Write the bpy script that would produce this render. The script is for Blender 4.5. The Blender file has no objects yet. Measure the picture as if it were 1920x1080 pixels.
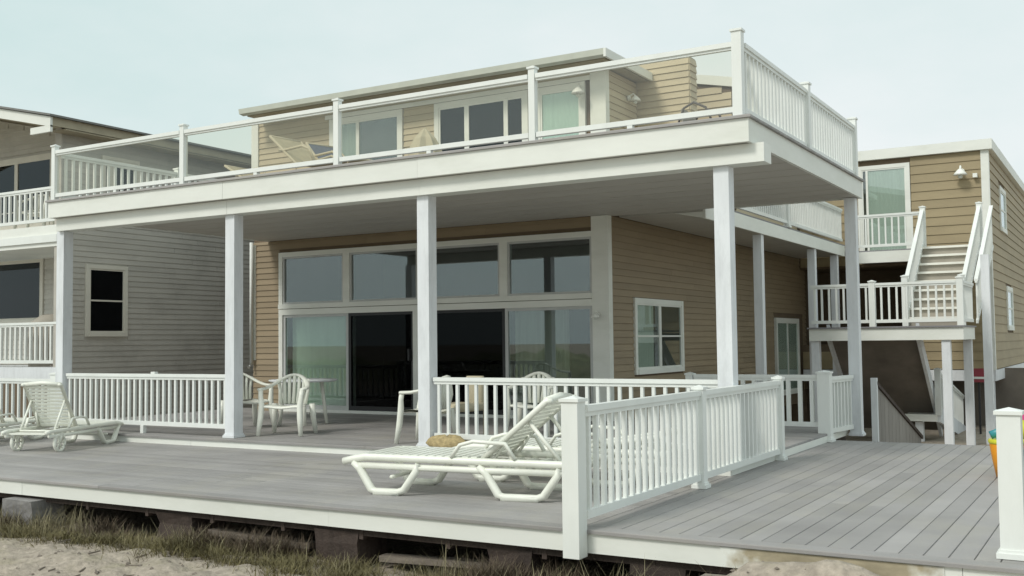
import bpy, math, random
import numpy as np
from mathutils import Vector, Matrix
random.seed(7); rng = np.random.default_rng(7)
SC = bpy.context.scene
COL = SC.collection
PI = math.pi

# ------------------------------------------------------------------ camera, sky, sun, exposure
F_PX, YAW, PITCH, ROLL, EYE = 1964.66, .5331, .0517, -.0115, 1.345
cy, sy = math.cos(YAW), math.sin(YAW)
fw0 = Vector((-sy, cy, 0)); rt = Vector((cy, sy, 0)); up0 = Vector((0, 0, 1))
fw = fw0*math.cos(PITCH)+up0*math.sin(PITCH); u_ = up0*math.cos(PITCH)-fw0*math.sin(PITCH)
r2 = rt*math.cos(ROLL)+u_*math.sin(ROLL); u2 = u_*math.cos(ROLL)-rt*math.sin(ROLL)
cam_d = bpy.data.cameras.new('camera'); cam = bpy.data.objects.new('camera', cam_d); COL.objects.link(cam)
cam_d.sensor_fit = 'HORIZONTAL'; cam_d.sensor_width = 36; cam_d.lens = 36*F_PX/1920
cam_d.clip_start = .1; cam_d.clip_end = 3000
M = Matrix((r2, u2, -fw)).transposed().to_4x4(); M.translation = Vector((0, 0, EYE))
cam.matrix_world = M
SC.camera = cam

SUN_EL, SUN_AZ = math.radians(44), math.radians(198)      # azimuth of the sun, clockwise from +Y
W = bpy.data.worlds.new("World"); SC.world = W; W.use_nodes = True
nt = W.node_tree; nt.nodes.clear()
def wn(t, **k):
    n = nt.nodes.new(t)
    for a, b in k.items(): setattr(n, a, b)
    return n
sky = wn('ShaderNodeTexSky', sky_type='NISHITA', sun_disc=False, sun_elevation=SUN_EL, sun_rotation=SUN_AZ,
         air_density=1.0, dust_density=4.0, ozone_density=1.0)
tc = wn('ShaderNodeTexCoord'); mp = wn('ShaderNodeMapping'); mp.inputs['Scale'].default_value = (1, 1, 2.2); mp.inputs['Location'].default_value = (.35, .1, .2)
nz = wn('ShaderNodeTexNoise'); nz.inputs['Scale'].default_value = 1.3; nz.inputs['Detail'].default_value = 7; nz.inputs['Roughness'].default_value = .56
cr = wn('ShaderNodeValToRGB')
cr.color_ramp.elements[0].position = .36; cr.color_ramp.elements[0].color = (4.8, 5.9, 5.8, 1)
cr.color_ramp.elements[1].position = .66; cr.color_ramp.elements[1].color = (6.4, 6.75, 6.75, 1)
mx = wn('ShaderNodeMixRGB'); mx.inputs['Fac'].default_value = .93
bg = wn('ShaderNodeBackground'); bg.inputs['Strength'].default_value = .1
wo = wn('ShaderNodeOutputWorld')
L = nt.links.new
L(tc.outputs['Generated'], mp.inputs['Vector']); L(mp.outputs['Vector'], nz.inputs['Vector']); L(nz.outputs['Fac'], cr.inputs['Fac'])
L(sky.outputs['Color'], mx.inputs['Color1']); L(cr.outputs['Color'], mx.inputs['Color2']); L(mx.outputs['Color'], bg.inputs['Color']); L(bg.outputs['Background'], wo.inputs['Surface'])

sd = bpy.data.lights.new('sun', 'SUN'); so = bpy.data.objects.new('sun', sd); COL.objects.link(so)
sd.energy = 1.3; sd.angle = math.radians(14); sd.color = (1, .97, .90)
to_sun = Vector((math.sin(SUN_AZ)*math.cos(SUN_EL), math.cos(SUN_AZ)*math.cos(SUN_EL), math.sin(SUN_EL)))
so.rotation_euler = to_sun.to_track_quat('Z', 'Y').to_euler(); so.location = (-5, -10, 20)

SC.view_settings.view_transform = 'Standard'; SC.view_settings.look = 'None'
SC.view_settings.exposure = .48; SC.view_settings.gamma = 1; SC.view_settings.use_curve_mapping = False
SC.render.engine = 'CYCLES'; SC.cycles.max_bounces = 7; SC.cycles.diffuse_bounces = 4; SC.cycles.glossy_bounces = 3
SC.cycles.transparent_max_bounces = 12; SC.cycles.use_denoising = True

# ------------------------------------------------------------------ materials
def mat(name, base, rough=.6, var=.12, scale=(3, 3, 3), bump=0., bscale=60, rand=0., spec=.4, dirt=None, dirt_amt=.25, dscale=(1.5, 1.5, 1.5)):
    m = bpy.data.materials.new(name); m.use_nodes = True
    t = m.node_tree; b = t.nodes['Principled BSDF']; lk = t.links.new
    b.inputs['Roughness'].default_value = rough; b.inputs['Specular IOR Level'].default_value = spec
    g = t.nodes.new('ShaderNodeNewGeometry'); mpn = t.nodes.new('ShaderNodeMapping'); mpn.inputs['Scale'].default_value = scale
    n = t.nodes.new('ShaderNodeTexNoise'); n.inputs['Scale'].default_value = 1; n.inputs['Detail'].default_value = 6; n.inputs['Roughness'].default_value = .6
    lk(g.outputs['Position'], mpn.inputs['Vector']); lk(mpn.outputs['Vector'], n.inputs['Vector'])
    r = t.nodes.new('ShaderNodeValToRGB')
    lo = tuple(c*(1-var) for c in base)+(1,); hi = tuple(min(1, c*(1+var)) for c in base)+(1,)
    r.color_ramp.elements[0].position = .3; r.color_ramp.elements[0].color = lo
    r.color_ramp.elements[1].position = .7; r.color_ramp.elements[1].color = hi
    lk(n.outputs['Fac'], r.inputs['Fac']); col = r.outputs['Color']
    if dirt:
        mp2 = t.nodes.new('ShaderNodeMapping'); mp2.inputs['Scale'].default_value = dscale
        n2 = t.nodes.new('ShaderNodeTexNoise'); n2.inputs['Scale'].default_value = 1; n2.inputs['Detail'].default_value = 8; n2.inputs['Roughness'].default_value = .7
        lk(g.outputs['Position'], mp2.inputs['Vector']); lk(mp2.outputs['Vector'], n2.inputs['Vector'])
        r2n = t.nodes.new('ShaderNodeValToRGB'); r2n.color_ramp.elements[0].position = .48; r2n.color_ramp.elements[1].position = .78
        lk(n2.outputs['Fac'], r2n.inputs['Fac'])
        ml = t.nodes.new('ShaderNodeMath'); ml.operation = 'MULTIPLY'; ml.inputs[1].default_value = dirt_amt; lk(r2n.outputs['Color'], ml.inputs[0])
        mm = t.nodes.new('ShaderNodeMixRGB'); lk(ml.outputs[0], mm.inputs['Fac']); lk(col, mm.inputs['Color1']); mm.inputs['Color2'].default_value = (*dirt, 1); col = mm.outputs['Color']
    if rand:
        oi = t.nodes.new('ShaderNodeObjectInfo'); mr = t.nodes.new('ShaderNodeMapRange')
        mr.inputs['To Min'].default_value = 1-rand; mr.inputs['To Max'].default_value = 1+rand
        lk(oi.outputs['Random'], mr.inputs['Value'])
        hs = t.nodes.new('ShaderNodeHueSaturation'); lk(mr.outputs['Result'], hs.inputs['Value']); lk(col, hs.inputs['Color']); col = hs.outputs['Color']
    lk(col, b.inputs['Base Color'])
    if bump:
        n3 = t.nodes.new('ShaderNodeTexNoise'); n3.inputs['Scale'].default_value = bscale; n3.inputs['Detail'].default_value = 5
        lk(g.outputs['Position'], n3.inputs['Vector'])
        bp = t.nodes.new('ShaderNodeBump'); bp.inputs['Strength'].default_value = bump; bp.inputs['Distance'].default_value = .02
        lk(n3.outputs['Fac'], bp.inputs['Height']); lk(bp.outputs['Normal'], b.inputs['Normal'])
    return m
def glass(name, refl, tint, rough=.01):
    m = bpy.data.materials.new(name); m.use_nodes = True; t = m.node_tree; t.nodes.clear(); lk = t.links.new
    o = t.nodes.new('ShaderNodeOutputMaterial'); mixn = t.nodes.new('ShaderNodeMixShader')
    tr = t.nodes.new('ShaderNodeBsdfTransparent'); tr.inputs['Color'].default_value = (*tint, 1)
    gl = t.nodes.new('ShaderNodeBsdfGlossy'); gl.inputs['Roughness'].default_value = rough; gl.inputs['Color'].default_value = (.92, .96, 1, 1)
    g = t.nodes.new('ShaderNodeNewGeometry'); dt = t.nodes.new('ShaderNodeVectorMath'); dt.operation = 'DOT_PRODUCT'
    lk(g.outputs['Incoming'], dt.inputs[0]); lk(g.outputs['Normal'], dt.inputs[1])
    def mth(op, a, b=None):
        n = t.nodes.new('ShaderNodeMath'); n.operation = op; n.use_clamp = op in ('SUBTRACT', 'ADD')
        for i, q in enumerate((a, b)):
            if q is None: continue
            if isinstance(q, (int, float)): n.inputs[i].default_value = q
            else: lk(q, n.inputs[i])
        return n.outputs[0]
    p5 = mth('POWER', mth('SUBTRACT', 1.0, mth('ABSOLUTE', dt.outputs['Value'])), 5.0)      # Schlick, the same from both faces
    lk(mth('ADD', mth('MULTIPLY', p5, 1-refl), refl), mixn.inputs['Fac']); lk(tr.outputs[0], mixn.inputs[1]); lk(gl.outputs[0], mixn.inputs[2]); lk(mixn.outputs[0], o.inputs['Surface'])
    return m
white = mat('white_vinyl', (.80, .82, .79), .42, .03, (2, 2, 2), dirt=(.55, .56, .5), dirt_amt=.28, dscale=(3, 3, .6))
white_trim = mat('white_painted_trim', (.79, .80, .75), .5, .04, (1.2, 1.2, 4), rand=.025, dirt=(.55, .57, .48), dirt_amt=.4, dscale=(.7, .7, 2.2))
white_post = mat('weathered_white_paint', (.74, .76, .78), .55, .06, (6, 6, 1.2), dirt=(.42, .43, .44), dirt_amt=.42, dscale=(9, 9, 2.2))
beige_trim = mat('beige_trim', (.68, .65, .57), .5, .05)
plastic = mat('white_plastic', (.83, .84, .76), .33, .03, (5, 5, 5), dirt=(.6, .6, .48), dirt_amt=.35, dscale=(4, 4, 4))
deck_m = mat('grey_composite_deck', (.325, .312, .305), .62, .13, (1.1, 1.1, 1.1), bump=.15, bscale=90, rand=.11, spec=.3, dirt=(.40, .375, .30), dirt_amt=.55, dscale=(1.1, .7, 1))
deck_edge = mat('deck_edge_board', (.23, .225, .235), .6, .1, (2, 2, 2))
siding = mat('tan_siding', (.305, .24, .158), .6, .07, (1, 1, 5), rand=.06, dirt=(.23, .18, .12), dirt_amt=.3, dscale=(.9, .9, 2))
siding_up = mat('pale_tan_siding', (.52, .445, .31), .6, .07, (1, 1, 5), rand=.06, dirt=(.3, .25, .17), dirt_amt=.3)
siding_wing = mat('wing_tan_siding', (.34, .275, .165), .6, .08, (1, 1, 5), rand=.06, dirt=(.24, .19, .12), dirt_amt=.35)
siding_nb = mat('grey_brown_siding', (.49, .465, .415), .65, .07, (1, 1, 5), rand=.05, dirt=(.17, .155, .14), dirt_amt=.35)
siding_nbf = mat('grey_brown_siding_lit', (.56, .54, .49), .65, .07, (1, 1, 5), rand=.05, dirt=(.3, .28, .24), dirt_amt=.35)  # neighbour's siding in a paler tone, eave light on the front put into colour
soffit_m = mat('soffit_panel', (.52, .50, .46), .6, .05, (1, 4, 1), rand=.03)
sheath = mat('wall_sheathing', (.16, .12, .08), .8, .1)
dark_room = mat('unlit_interior', (.10, .095, .09), .8, .1)  # darkness of the unlit rooms put into the colour
curtain_m = mat('pale_green_blind', (.72, .80, .70), .7, .06, (20, 20, 1))
curtain_w = mat('white_curtain', (.66, .68, .62), .7, .06, (20, 20, 1))
curtain_g = mat('grey_blind', (.42, .43, .37), .7, .15, (20, 20, 1))
win_glass = glass('window_glass', .105, (.86, .91, .89))
dark_glass = glass('tinted_window_glass', .04, (.40, .43, .45))
mesh_glass = glass('screened_glass', .008, (.35, .36, .37))
rail_glass = glass('balcony_glass', .05, (.96, .95, .90), .04)
screen_m = mat('insect_screen', (.02, .02, .022), .8, .1)
tread_m = mat('cream_tread_paint', (.80, .79, .72), .55, .06)
alu = mat('aluminium', (.52, .53, .52), .4, .05)
grey_board = mat('grey_boards', (.26, .24, .22), .8, .15, (3, 3, 1), rand=.08)
concrete = mat('concrete', (.25, .24, .235), .85, .25, (6, 6, 6), bump=.5, bscale=30)
old_wood = mat('dark_weathered_timber', (.055, .040, .033), .85, .35, (9, 9, 2), bump=.5, bscale=40, rand=.15)
brown_under = mat('brown_plywood', (.19, .165, .14), .8, .2, (2, 2, 2))
drift = mat('grey_driftwood', (.20, .17, .14), .85, .25, (3, 14, 14), bump=.4, bscale=40)
sand = mat('sand', (.37, .32, .265), .9, .28, (14, 14, 14), bump=1.0, bscale=26, spec=.1, dirt=(.27, .25, .16), dirt_amt=.75, dscale=(2.6, 2.6, 2.6))
grass_m = mat('dune_grass', (.145, .125, .06), .7, .55, (7, 7, 7), spec=.2)
straw_m = mat('dry_stems', (.25, .22, .13), .8, .4, (9, 9, 9))
weed_m = mat('dark_red_weeds', (.10, .075, .05), .8, .5, (9, 9, 9))
def stain_material():
    m = mat('sand_stained_board', (.40, .345, .24), .7, .3, (4, 4, 9), dirt=(.24, .19, .11), dirt_amt=.5, dscale=(5, 5, 8)); t = m.node_tree; lk = t.links.new; bs = t.nodes['Principled BSDF']
    src = bs.inputs['Base Color'].links[0].from_socket
    g = t.nodes.new('ShaderNodeNewGeometry'); sp = t.nodes.new('ShaderNodeSeparateXYZ'); lk(g.outputs['Position'], sp.inputs[0])
    a = t.nodes.new('ShaderNodeMath'); a.operation = 'ADD'; a.inputs[1].default_value = 1.72; lk(sp.outputs['X'], a.inputs[0])
    ab = t.nodes.new('ShaderNodeMath'); ab.operation = 'ABSOLUTE'; lk(a.outputs[0], ab.inputs[0])
    n = t.nodes.new('ShaderNodeTexNoise'); n.inputs['Scale'].default_value = 9; n.inputs['Detail'].default_value = 6; lk(g.outputs['Position'], n.inputs['Vector'])
    ad = t.nodes.new('ShaderNodeMath'); ad.operation = 'MULTIPLY_ADD'; ad.inputs[1].default_value = .7; lk(n.outputs['Fac'], ad.inputs[0]); lk(ab.outputs[0], ad.inputs[2])
    mr = t.nodes.new('ShaderNodeMapRange'); mr.inputs['From Min'].default_value = .82; mr.inputs['From Max'].default_value = 1.04; lk(ad.outputs[0], mr.inputs['Value'])
    mm = t.nodes.new('ShaderNodeMixRGB'); lk(mr.outputs['Result'], mm.inputs['Fac']); lk(src, mm.inputs['Color1']); mm.inputs['Color2'].default_value = (.77, .78, .73, 1); lk(mm.outputs['Color'], bs.inputs['Base Color'])
    return m
stain_m = stain_material()
metal_dk = mat('dark_metal', (.03, .03, .032), .5, .1)
lampw = mat('lamp_enamel', (.82, .83, .78), .35, .03)
tan_sling = mat('tan_sling_fabric', (.42, .36, .24), .75, .12, (8, 8, 8))
tan_tube = mat('tan_tube', (.50, .44, .31), .45, .05)
brown_tube = mat('brown_tube', (.11, .095, .085), .45, .08)
blue_sling = mat('blue_grey_fabric', (.13, .14, .17), .75, .12, (8, 8, 8))
beige_cloth = mat('beige_canvas', (.48, .43, .31), .8, .12, (4, 4, 4))
straw_bag = mat('woven_straw', (.42, .33, .17), .85, .3, (22, 22, 22), bump=.6, bscale=70)
roof_m = mat('grey_roofing', (.20, .20, .19), .8, .15, (4, 4, 4))
gutter_m = mat('pale_green_gutter', (.60, .62, .54), .5, .06)
eave_m = mat('brown_eave_boards', (.40, .355, .26), .7, .12)
orange_p = mat('orange_plastic', (.75, .30, .02), .35, .05)
yellow_p = mat('yellow_green_plastic', (.62, .62, .05), .35, .05)
teal_p = mat('teal_plastic', (.04, .26, .30), .35, .05)
pink_p = mat('magenta_plastic', (.55, .05, .18), .35, .05)
red_p = mat('red_paint', (.30, .05, .07), .45, .08)
cover_m = mat('grey_tan_cover', (.36, .33, .28), .8, .1)

# ------------------------------------------------------------------ mesh helpers
class MB:
    def __init__(s): s.v = []; s.f = []
    def add(s, vs, fs):
        o = len(s.v); s.v += [tuple(map(float, p)) for p in vs]; s.f += [tuple(i+o for i in f) for f in fs]; return s
    def box(s, x0, y0, z0, x1, y1, z1):
        return s.add([(x0, y0, z0), (x1, y0, z0), (x1, y1, z0), (x0, y1, z0), (x0, y0, z1), (x1, y0, z1), (x1, y1, z1), (x0, y1, z1)],
                     [(3, 2, 1, 0), (4, 5, 6, 7), (0, 1, 5, 4), (1, 2, 6, 5), (2, 3, 7, 6), (3, 0, 4, 7)])
    def bar(s, p, q, w, h):      # between p and q, width w across, height h measured vertically, upright ends
        p, q = Vector(p), Vector(q); d = (q-p); d.z = 0
        n = Vector((-d.y, d.x, 0)).normalized()*w/2; hh = Vector((0, 0, h/2))
        vs = [p-n-hh, p+n-hh, p+n+hh, p-n+hh, q-n-hh, q+n-hh, q+n+hh, q-n+hh]
        return s.add(vs, [(0, 1, 2, 3), (7, 6, 5, 4), (0, 4, 5, 1), (1, 5, 6, 2), (2, 6, 7, 3), (3, 7, 4, 0)])
    def tube(s, pts, r, n=8, rz=None, closed=False):   # sweep
        pts = [Vector(p) for p in pts]; m = len(pts); rings = []
        rs = r if isinstance(r, (list, tuple)) else [r]*m
        for i, p in enumerate(pts):
            if closed: t = pts[(i+1) % m]-pts[i-1]
            else: t = pts[min(i+1, m-1)]-pts[max(i-1, 0)]
            t.normalize()
            a = Vector((0, 0, 1)) if abs(t.z) < .9 else Vector((0, 1, 0))
            x = t.cross(a).normalized(); y = x.cross(t).normalized()
            k = rz or 1
            rings.append([p+x*math.cos(2*PI*j/n)*rs[i]+y*math.sin(2*PI*j/n)*rs[i]*k for j in range(n)])
        vs = [v for R in rings for v in R]; fs = []
        for i in range(m if closed else m-1):
            i2 = (i+1) % m
            for j in range(n): fs.append((i*n+j, i*n+(j+1) % n, i2*n+(j+1) % n, i2*n+j))
        if not closed: fs += [tuple(range(n-1, -1, -1)), tuple((m-1)*n+j for j in range(n))]
        return s.add(vs, fs)
    def lathe(s, c, prof, n=20):
        cx, cy_, cz = c; vs = []; fs = []
        for r, z in prof: vs += [(cx+r*math.cos(2*PI*j/n), cy_+r*math.sin(2*PI*j/n), cz+z) for j in range(n)]
        m = len(prof)
        for i in range(m-1):
            for j in range(n): fs.append((i*n+j, i*n+(j+1) % n, (i+1)*n+(j+1) % n, (i+1)*n+j))
        fs += [tuple(range(n-1, -1, -1)), tuple((m-1)*n+j for j in range(n))]
        return s.add(vs, fs)
    def prism(s, poly, d, off=(0, 0, 0)):   # poly = 3d points of one face, d = extrusion vector
        n = len(poly); P = [Vector(p)+Vector(off) for p in poly]; Q = [p+Vector(d) for p in P]
        return s.add(P+Q, [tuple(range(n-1, -1, -1)), tuple(range(n, 2*n))]+[(i, (i+1) % n, n+(i+1) % n, n+i) for i in range(n)])
    def mesh(s, name, m, origin=(0, 0, 0), smooth=False, bevel=0):
        me = bpy.data.meshes.new(name); o = Vector(origin)
        me.from_pydata([(a-o.x, b-o.y, c-o.z) for a, b, c in s.v], [], s.f)
        me.materials.append(m)
        if smooth: me.polygons.foreach_set('use_smooth', [True]*len(me.polygons))
        me.update(); return me
def wloc(o):
    v = Vector((0, 0, 0))
    while o: v = v+Vector(o.location); o = o.parent
    return v
def link(name, me, parent=None, loc=(0, 0, 0)):
    o = bpy.data.objects.new(name, me); COL.objects.link(o); o.location = loc
    if parent: o.parent = parent
    return o
def part(name, mb, m, parent, smooth=False):          # verts in world space, parents never rotated unless local-built
    return link(name, mb.mesh(name, m, wloc(parent), smooth), parent)
def tag(o, label=None, cat=None, group=None, kind=None):
    for k, v in (('label', label), ('category', cat), ('group', group), ('kind', kind)):
        if v: o[k] = v
    return o
def thing(name, loc, label, cat, group=None, kind=None):
    return tag(link(name, None, None, loc), label, cat, group, kind)
def solo(name, mb, m, loc, label, cat, group=None, kind=None, smooth=False):
    return tag(link(name, mb.mesh(name, m, loc, smooth), None, loc), label, cat, group, kind)
def children(o): return [c for c in COL.objects if c.parent == o]
def copy_tree(o, parent=None):
    c = o.copy(); COL.objects.link(c); c.parent = parent
    for ch in children(o): copy_tree(ch, c)
    return c
_cache = {}
def shared(key, fn):
    if key not in _cache: _cache[key] = fn()
    return _cache[key]
def piece(name, root, me, pos, rotz=0, scale=None):
    o = link(name, me, root, Vector(pos)-wloc(root)); o.rotation_euler = (0, 0, rotz)
    if scale: o.scale = scale
    return o

# clapboards --------------------------------------------------------------------------------
def clap_mesh(m):
    b = MB(); b.add([(0, 0, 0), (1, 0, 0), (1, -.026, .0), (0, -.026, .0), (0, -.024, .10), (1, -.024, .10), (1, -.007, 1), (0, -.007, 1), (0, 0, 1), (1, 0, 1)],
                    [(0, 3, 2, 1), (3, 4, 5, 2), (4, 7, 6, 5), (7, 8, 9, 6), (0, 8, 7, 4, 3), (1, 2, 5, 6, 9), (0, 1, 9, 8)])
    return b.mesh('siding_board', m)
def siding_wall(root, p0, d, length, z0, z1, e, m, openings=(), top=None, name='siding_board', dep=1):
    """wall from p0 along unit d; outward is (d.y,-d.x). top(u)->z limit."""
    me = shared(('clap', m.name), lambda: clap_mesh(m)); ang = math.atan2(d[1], d[0]); n = int(math.ceil((z1-z0)/e-1e-6)); out = []
    for k in range(n):
        za = z0+k*e; zb = min(z1, za+e)
        if zb-za < .02: continue
        segs = [(0., length)]
        if top:
            us = [i*length/80 for i in range(81)]; ok = [u for u in us if top(u) >= zb-.001]
            if not ok: continue
            segs = [(ok[0], ok[-1])]
        for (u0, u1, oz0, oz1) in openings:
            if oz1 <= za+.01 or oz0 >= zb-.01: continue
            ns = []
            for a, b in segs:
                if u1 <= a or u0 >= b: ns.append((a, b)); continue
                if u0 > a+.02: ns.append((a, u0))
                if u1 < b-.02: ns.append((u1, b))
            segs = ns
        sp = []
        for a, b in segs:
            while b-a > 4.6:
                c = a+random.uniform(2.4, 3.9); sp.append((a, c-.0015)); a = c+.0015
            sp.append((a, b))
        for a, b in sp:
            out.append(piece(name, root, me, (p0[0]+d[0]*a, p0[1]+d[1]*a, za), ang, (b-a, dep, zb-za)))
    return out

# windows: u axis along wall, all frames proud of the wall --------------------------------------
def uvz(p0, d, u, v, z): return Vector((p0[0]+d[0]*u+d[1]*v, p0[1]+d[1]*u-d[0]*v, z))   # v = outwards
def wbox(b, p0, d, u0, u1, v0, v1, z0, z1):
    P = [uvz(p0, d, u, v, z) for z in (z0, z1) for (u, v) in ((u0, v1), (u1, v1), (u1, v0), (u0, v0))]
    b.add(P, [(3, 2, 1, 0), (4, 5, 6, 7), (0, 1, 5, 4), (1, 2, 6, 5), (2, 3, 7, 6), (3, 0, 4, 7)])
def window(root, p0, d, u0, u1, z0, z1, cas=.07, vb=(), hb=(), m=None, gm=None, curtain=None, cfrac=(0, 1), name='window', v=.05, back=True):
    m = m or white_trim; b = MB()
    wbox(b, p0, d, u0-cas, u0, 0, v, z0-cas, z1+cas); wbox(b, p0, d, u1, u1+cas, 0, v, z0-cas, z1+cas)
    wbox(b, p0, d, u0, u1, 0, v-.002, z1, z1+cas); wbox(b, p0, d, u0, u1, 0, v+.015, z0-cas, z0)
    f = part(name, b, m, root)
    s = MB(); e = .03
    wbox(s, p0, d, u0, u0+e, 0, v-.012, z0, z1); wbox(s, p0, d, u1-e, u1, 0, v-.012, z0, z1)
    wbox(s, p0, d, u0+e, u1-e, 0, v-.014, z0, z0+e); wbox(s, p0, d, u0+e, u1-e, 0, v-.014, z1-e, z1)
    for t, w in vb:
        c = u0+(u1-u0)*t; wbox(s, p0, d, c-w/2, c+w/2, 0, v-.010, z0+e, z1-e)
    for t, w in hb:
        c = z0+(z1-z0)*t; wbox(s, p0, d, u0+e, u1-e, 0, v-.016, c-w/2, c+w/2)
    part('sash', s, m, f)
    g = MB(); wbox(g, p0, d, u0+.01, u1-.01, v-.030, v-.026, z0+.01, z1-.01); part('pane', g, gm or dark_glass, f)
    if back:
        k = MB(); wbox(k, p0, d, u0, u1, .003, .006, z0, z1); part('unlit_room_sheet', k, dark_room, f)  # flat dark sheet standing for the unlit room behind the pane
    if curtain:
        c = MB(); a0, a1 = u0+(u1-u0)*cfrac[0]+.012, u0+(u1-u0)*cfrac[1]-.012; n = max(6, int((a1-a0)/.035)); pts = []
        for i in range(n+1):
            uu = a0+(a1-a0)*i/n; vv = .010+(.006 if i % 2 else 0)
            pts += [uvz(p0, d, uu, vv, z0+.02), uvz(p0, d, uu, vv, z1-.02)]
        c.add(pts, [(2*i, 2*i+2, 2*i+3, 2*i+1) for i in range(n)]); part('curtain', c, curtain, f)
    return f

# railings --------------------------------------------------------------------------------
def bal_mesh(w, h, m): return shared(('bal', w, round(h, 3), m.name), lambda: MB().box(-w/2, -w/2, 0, w/2, w/2, h).mesh('baluster', m))
def post_part(root, x, y, z0, z1, w, m, cap=True, collar=True, name='post'):
    b = MB(); b.box(x-w/2, y-w/2, z0, x+w/2, y+w/2, z1)
    if collar:
        c = w/2+.022; b.box(x-c, y-c, z0+.002, x+c, y+c, z0+.035); b.box(x-c+.012, y-c+.012, z0+.035, x+c-.012, y+c-.012, z0+.055)
    o = part(name, b, m, root)
    if cap:
        k = MB(); c = w/2+.013
        k.box(x-c, y-c, z1, x+c, y+c, z1+.022); c2 = w/2+.005
        k.add([(x-c2, y-c2, z1+.022), (x+c2, y-c2, z1+.022), (x+c2, y+c2, z1+.022), (x-c2, y+c2, z1+.022), (x, y, z1+.043)], [(0, 1, 4), (1, 2, 4), (2, 3, 4), (3, 0, 4)])
        part('post_cap', k, m, o)
    return o
def picket_run(root, p, q, zb0, zt0, zb1=None, zt1=None, sp=.128, bw=.034, tw=.075, th=.045, m=None, bal=True):
    """one section between p and q (xy); zb = underside of bottom rail, zt = top of top rail"""
    m = m or white; zb1 = zb0 if zb1 is None else zb1; zt1 = zt0 if zt1 is None else zt1
    b = MB(); b.bar((*p, zt0-th/2), (*q, zt1-th/2), tw, th); b.bar((*p, zt0-th-.0175), (*q, zt1-th-.0175), tw*.6, .035); part('top_rail', b, m, root)
    b = MB(); b.bar((*p, zb0+.03), (*q, zb1+.03), tw*.62, .06); part('bottom_rail', b, m, root)
    d = Vector((q[0]-p[0], q[1]-p[1], 0)); Ln = d.length; n = max(1, int(round(Ln/sp)))
    if bal:
        h = zt0-th-.03-zb0-.055; me = bal_mesh(bw, h, m); ang = math.atan2(d.y, d.x)
        for i in range(n):
            t = (i+.5)/n; z = zb0+(zb1-zb0)*t+.055
            piece('baluster', root, me, (p[0]+d.x*t, p[1]+d.y*t, z), ang)

# ------------------------------------------------------------------ the ground
def fbm(x, y, s=1.0):
    return (np.sin(x*1.7*s+.3*np.sin(y*2.3*s))*.5+np.sin(y*2.1*s+1.3+.5*np.sin(x*1.1*s))*.5+.5*np.sin(x*4.3*s+y*3.1*s)+.35*np.sin(x*7.9*s-y*6.7*s+2))/2
FOOT = [(random.uniform(-10.5, -1), random.uniform(4.6, 6.15), random.uniform(-.7, .7), random.uniform(.035, .07)) for _ in range(75)]
def ground_h(x, y):
    z = -.50+.035*fbm(x, y)+.02*fbm(x*3.1, y*2.7)+.010*fbm(x*8.3+1, y*7.7)
    z = z+.45*np.exp(-((x+1.75)/.72)**4)*np.exp(-((y-6.55)/.34)**2)
    z = z+.07*np.exp(-((y-6.0)/.6)**2)*(x < -2.5)
    z = z+.028*np.sin(x*5.1+1.7*np.sin(y*4.3))*np.sin(y*7.3+1.1*np.sin(x*3.7))
    for fxp, fyp, fa, fd in FOOT:
        c, s_ = math.cos(fa), math.sin(fa); u = (x-fxp)*c+(y-fyp)*s_; v = -(x-fxp)*s_+(y-fyp)*c
        q = (u/.15)**2+(v/.065)**2; z = z-fd*np.exp(-q)+.35*fd*np.exp(-(q-1.7)**2)
    near = np.clip((y-7.2)/.8, 0, 1)
    return z*(1-near)+near*(-.62-.13*np.clip((y-13)/2, 0, 1)+.01*fbm(x, y))
def graded(a, b, fine0, fine1, step):
    lo = [fine0-(fine0-a)*(i/14)**2.6 for i in range(14, 0, -1)]; hi = [fine1+(b-fine1)*(i/14)**2.6 for i in range(1, 15)]
    return np.array(lo+list(np.arange(fine0, fine1+1e-6, step))+hi)
gx = graded(-900, 900, -13, 2.5, .07); gy = graded(-900, 900, 3.5, 8.0, .06)
X, Y = np.meshgrid(gx, gy); Z = ground_h(X, Y); far = np.clip((np.hypot(X+4, Y-8)-14)/30, 0, 1); Z = Z*(1-far)+far*-.9
rough_ = ((X > -13) & (X < 2.5) & (Y > 3.5) & (Y < 7.4)); Z = Z+rough_*rng.normal(0, .006, Z.shape)
nx, ny = len(gx), len(gy)
me = bpy.data.meshes.new('ground'); fs = [(j*nx+i, j*nx+i+1, (j+1)*nx+i+1, (j+1)*nx+i) for j in range(ny-1) for i in range(nx-1)]
me.from_pydata(np.stack([X.ravel(), Y.ravel(), Z.ravel()], 1).tolist(), [], fs); me.materials.append(sand)
me.polygons.foreach_set('use_smooth', [True]*len(me.polygons))
tag(link('ground', me), 'pale trampled sand in front of and beneath the deck', None, None, 'structure')

dx = np.linspace(-120, 90, 160); dy = np.linspace(-34, -14, 22); DXg, DYg = np.meshgrid(dx, dy)
prof = np.exp(-((DYg+23+2*np.sin(DXg*.13))/4.2)**2); DZ = -.95+prof*(1.25+.2*np.sin(DXg*.21+1)+.15*np.sin(DXg*.53)+.25*np.sin(DXg*1.3+DYg))
DZ = DZ+prof*np.random.default_rng(4).normal(0, .2, DZ.shape)
dune_m = mat('grassy_dune', (.20, .21, .11), .9, .45, (.6, .6, .6), dirt=(.42, .36, .26), dirt_amt=.8, dscale=(.25, .25, .25))
b = MB(); b.v = np.stack([DXg.ravel(), DYg.ravel(), DZ.ravel()], 1).tolist(); b.f = [(j*160+i, j*160+i+1, (j+1)*160+i+1, (j+1)*160+i) for j in range(21) for i in range(159)]
tag(link('dune', b.mesh('dune', dune_m, smooth=True)), 'low grassy dune in front of the house, mirrored in its glass', None, None, 'structure')

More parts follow.
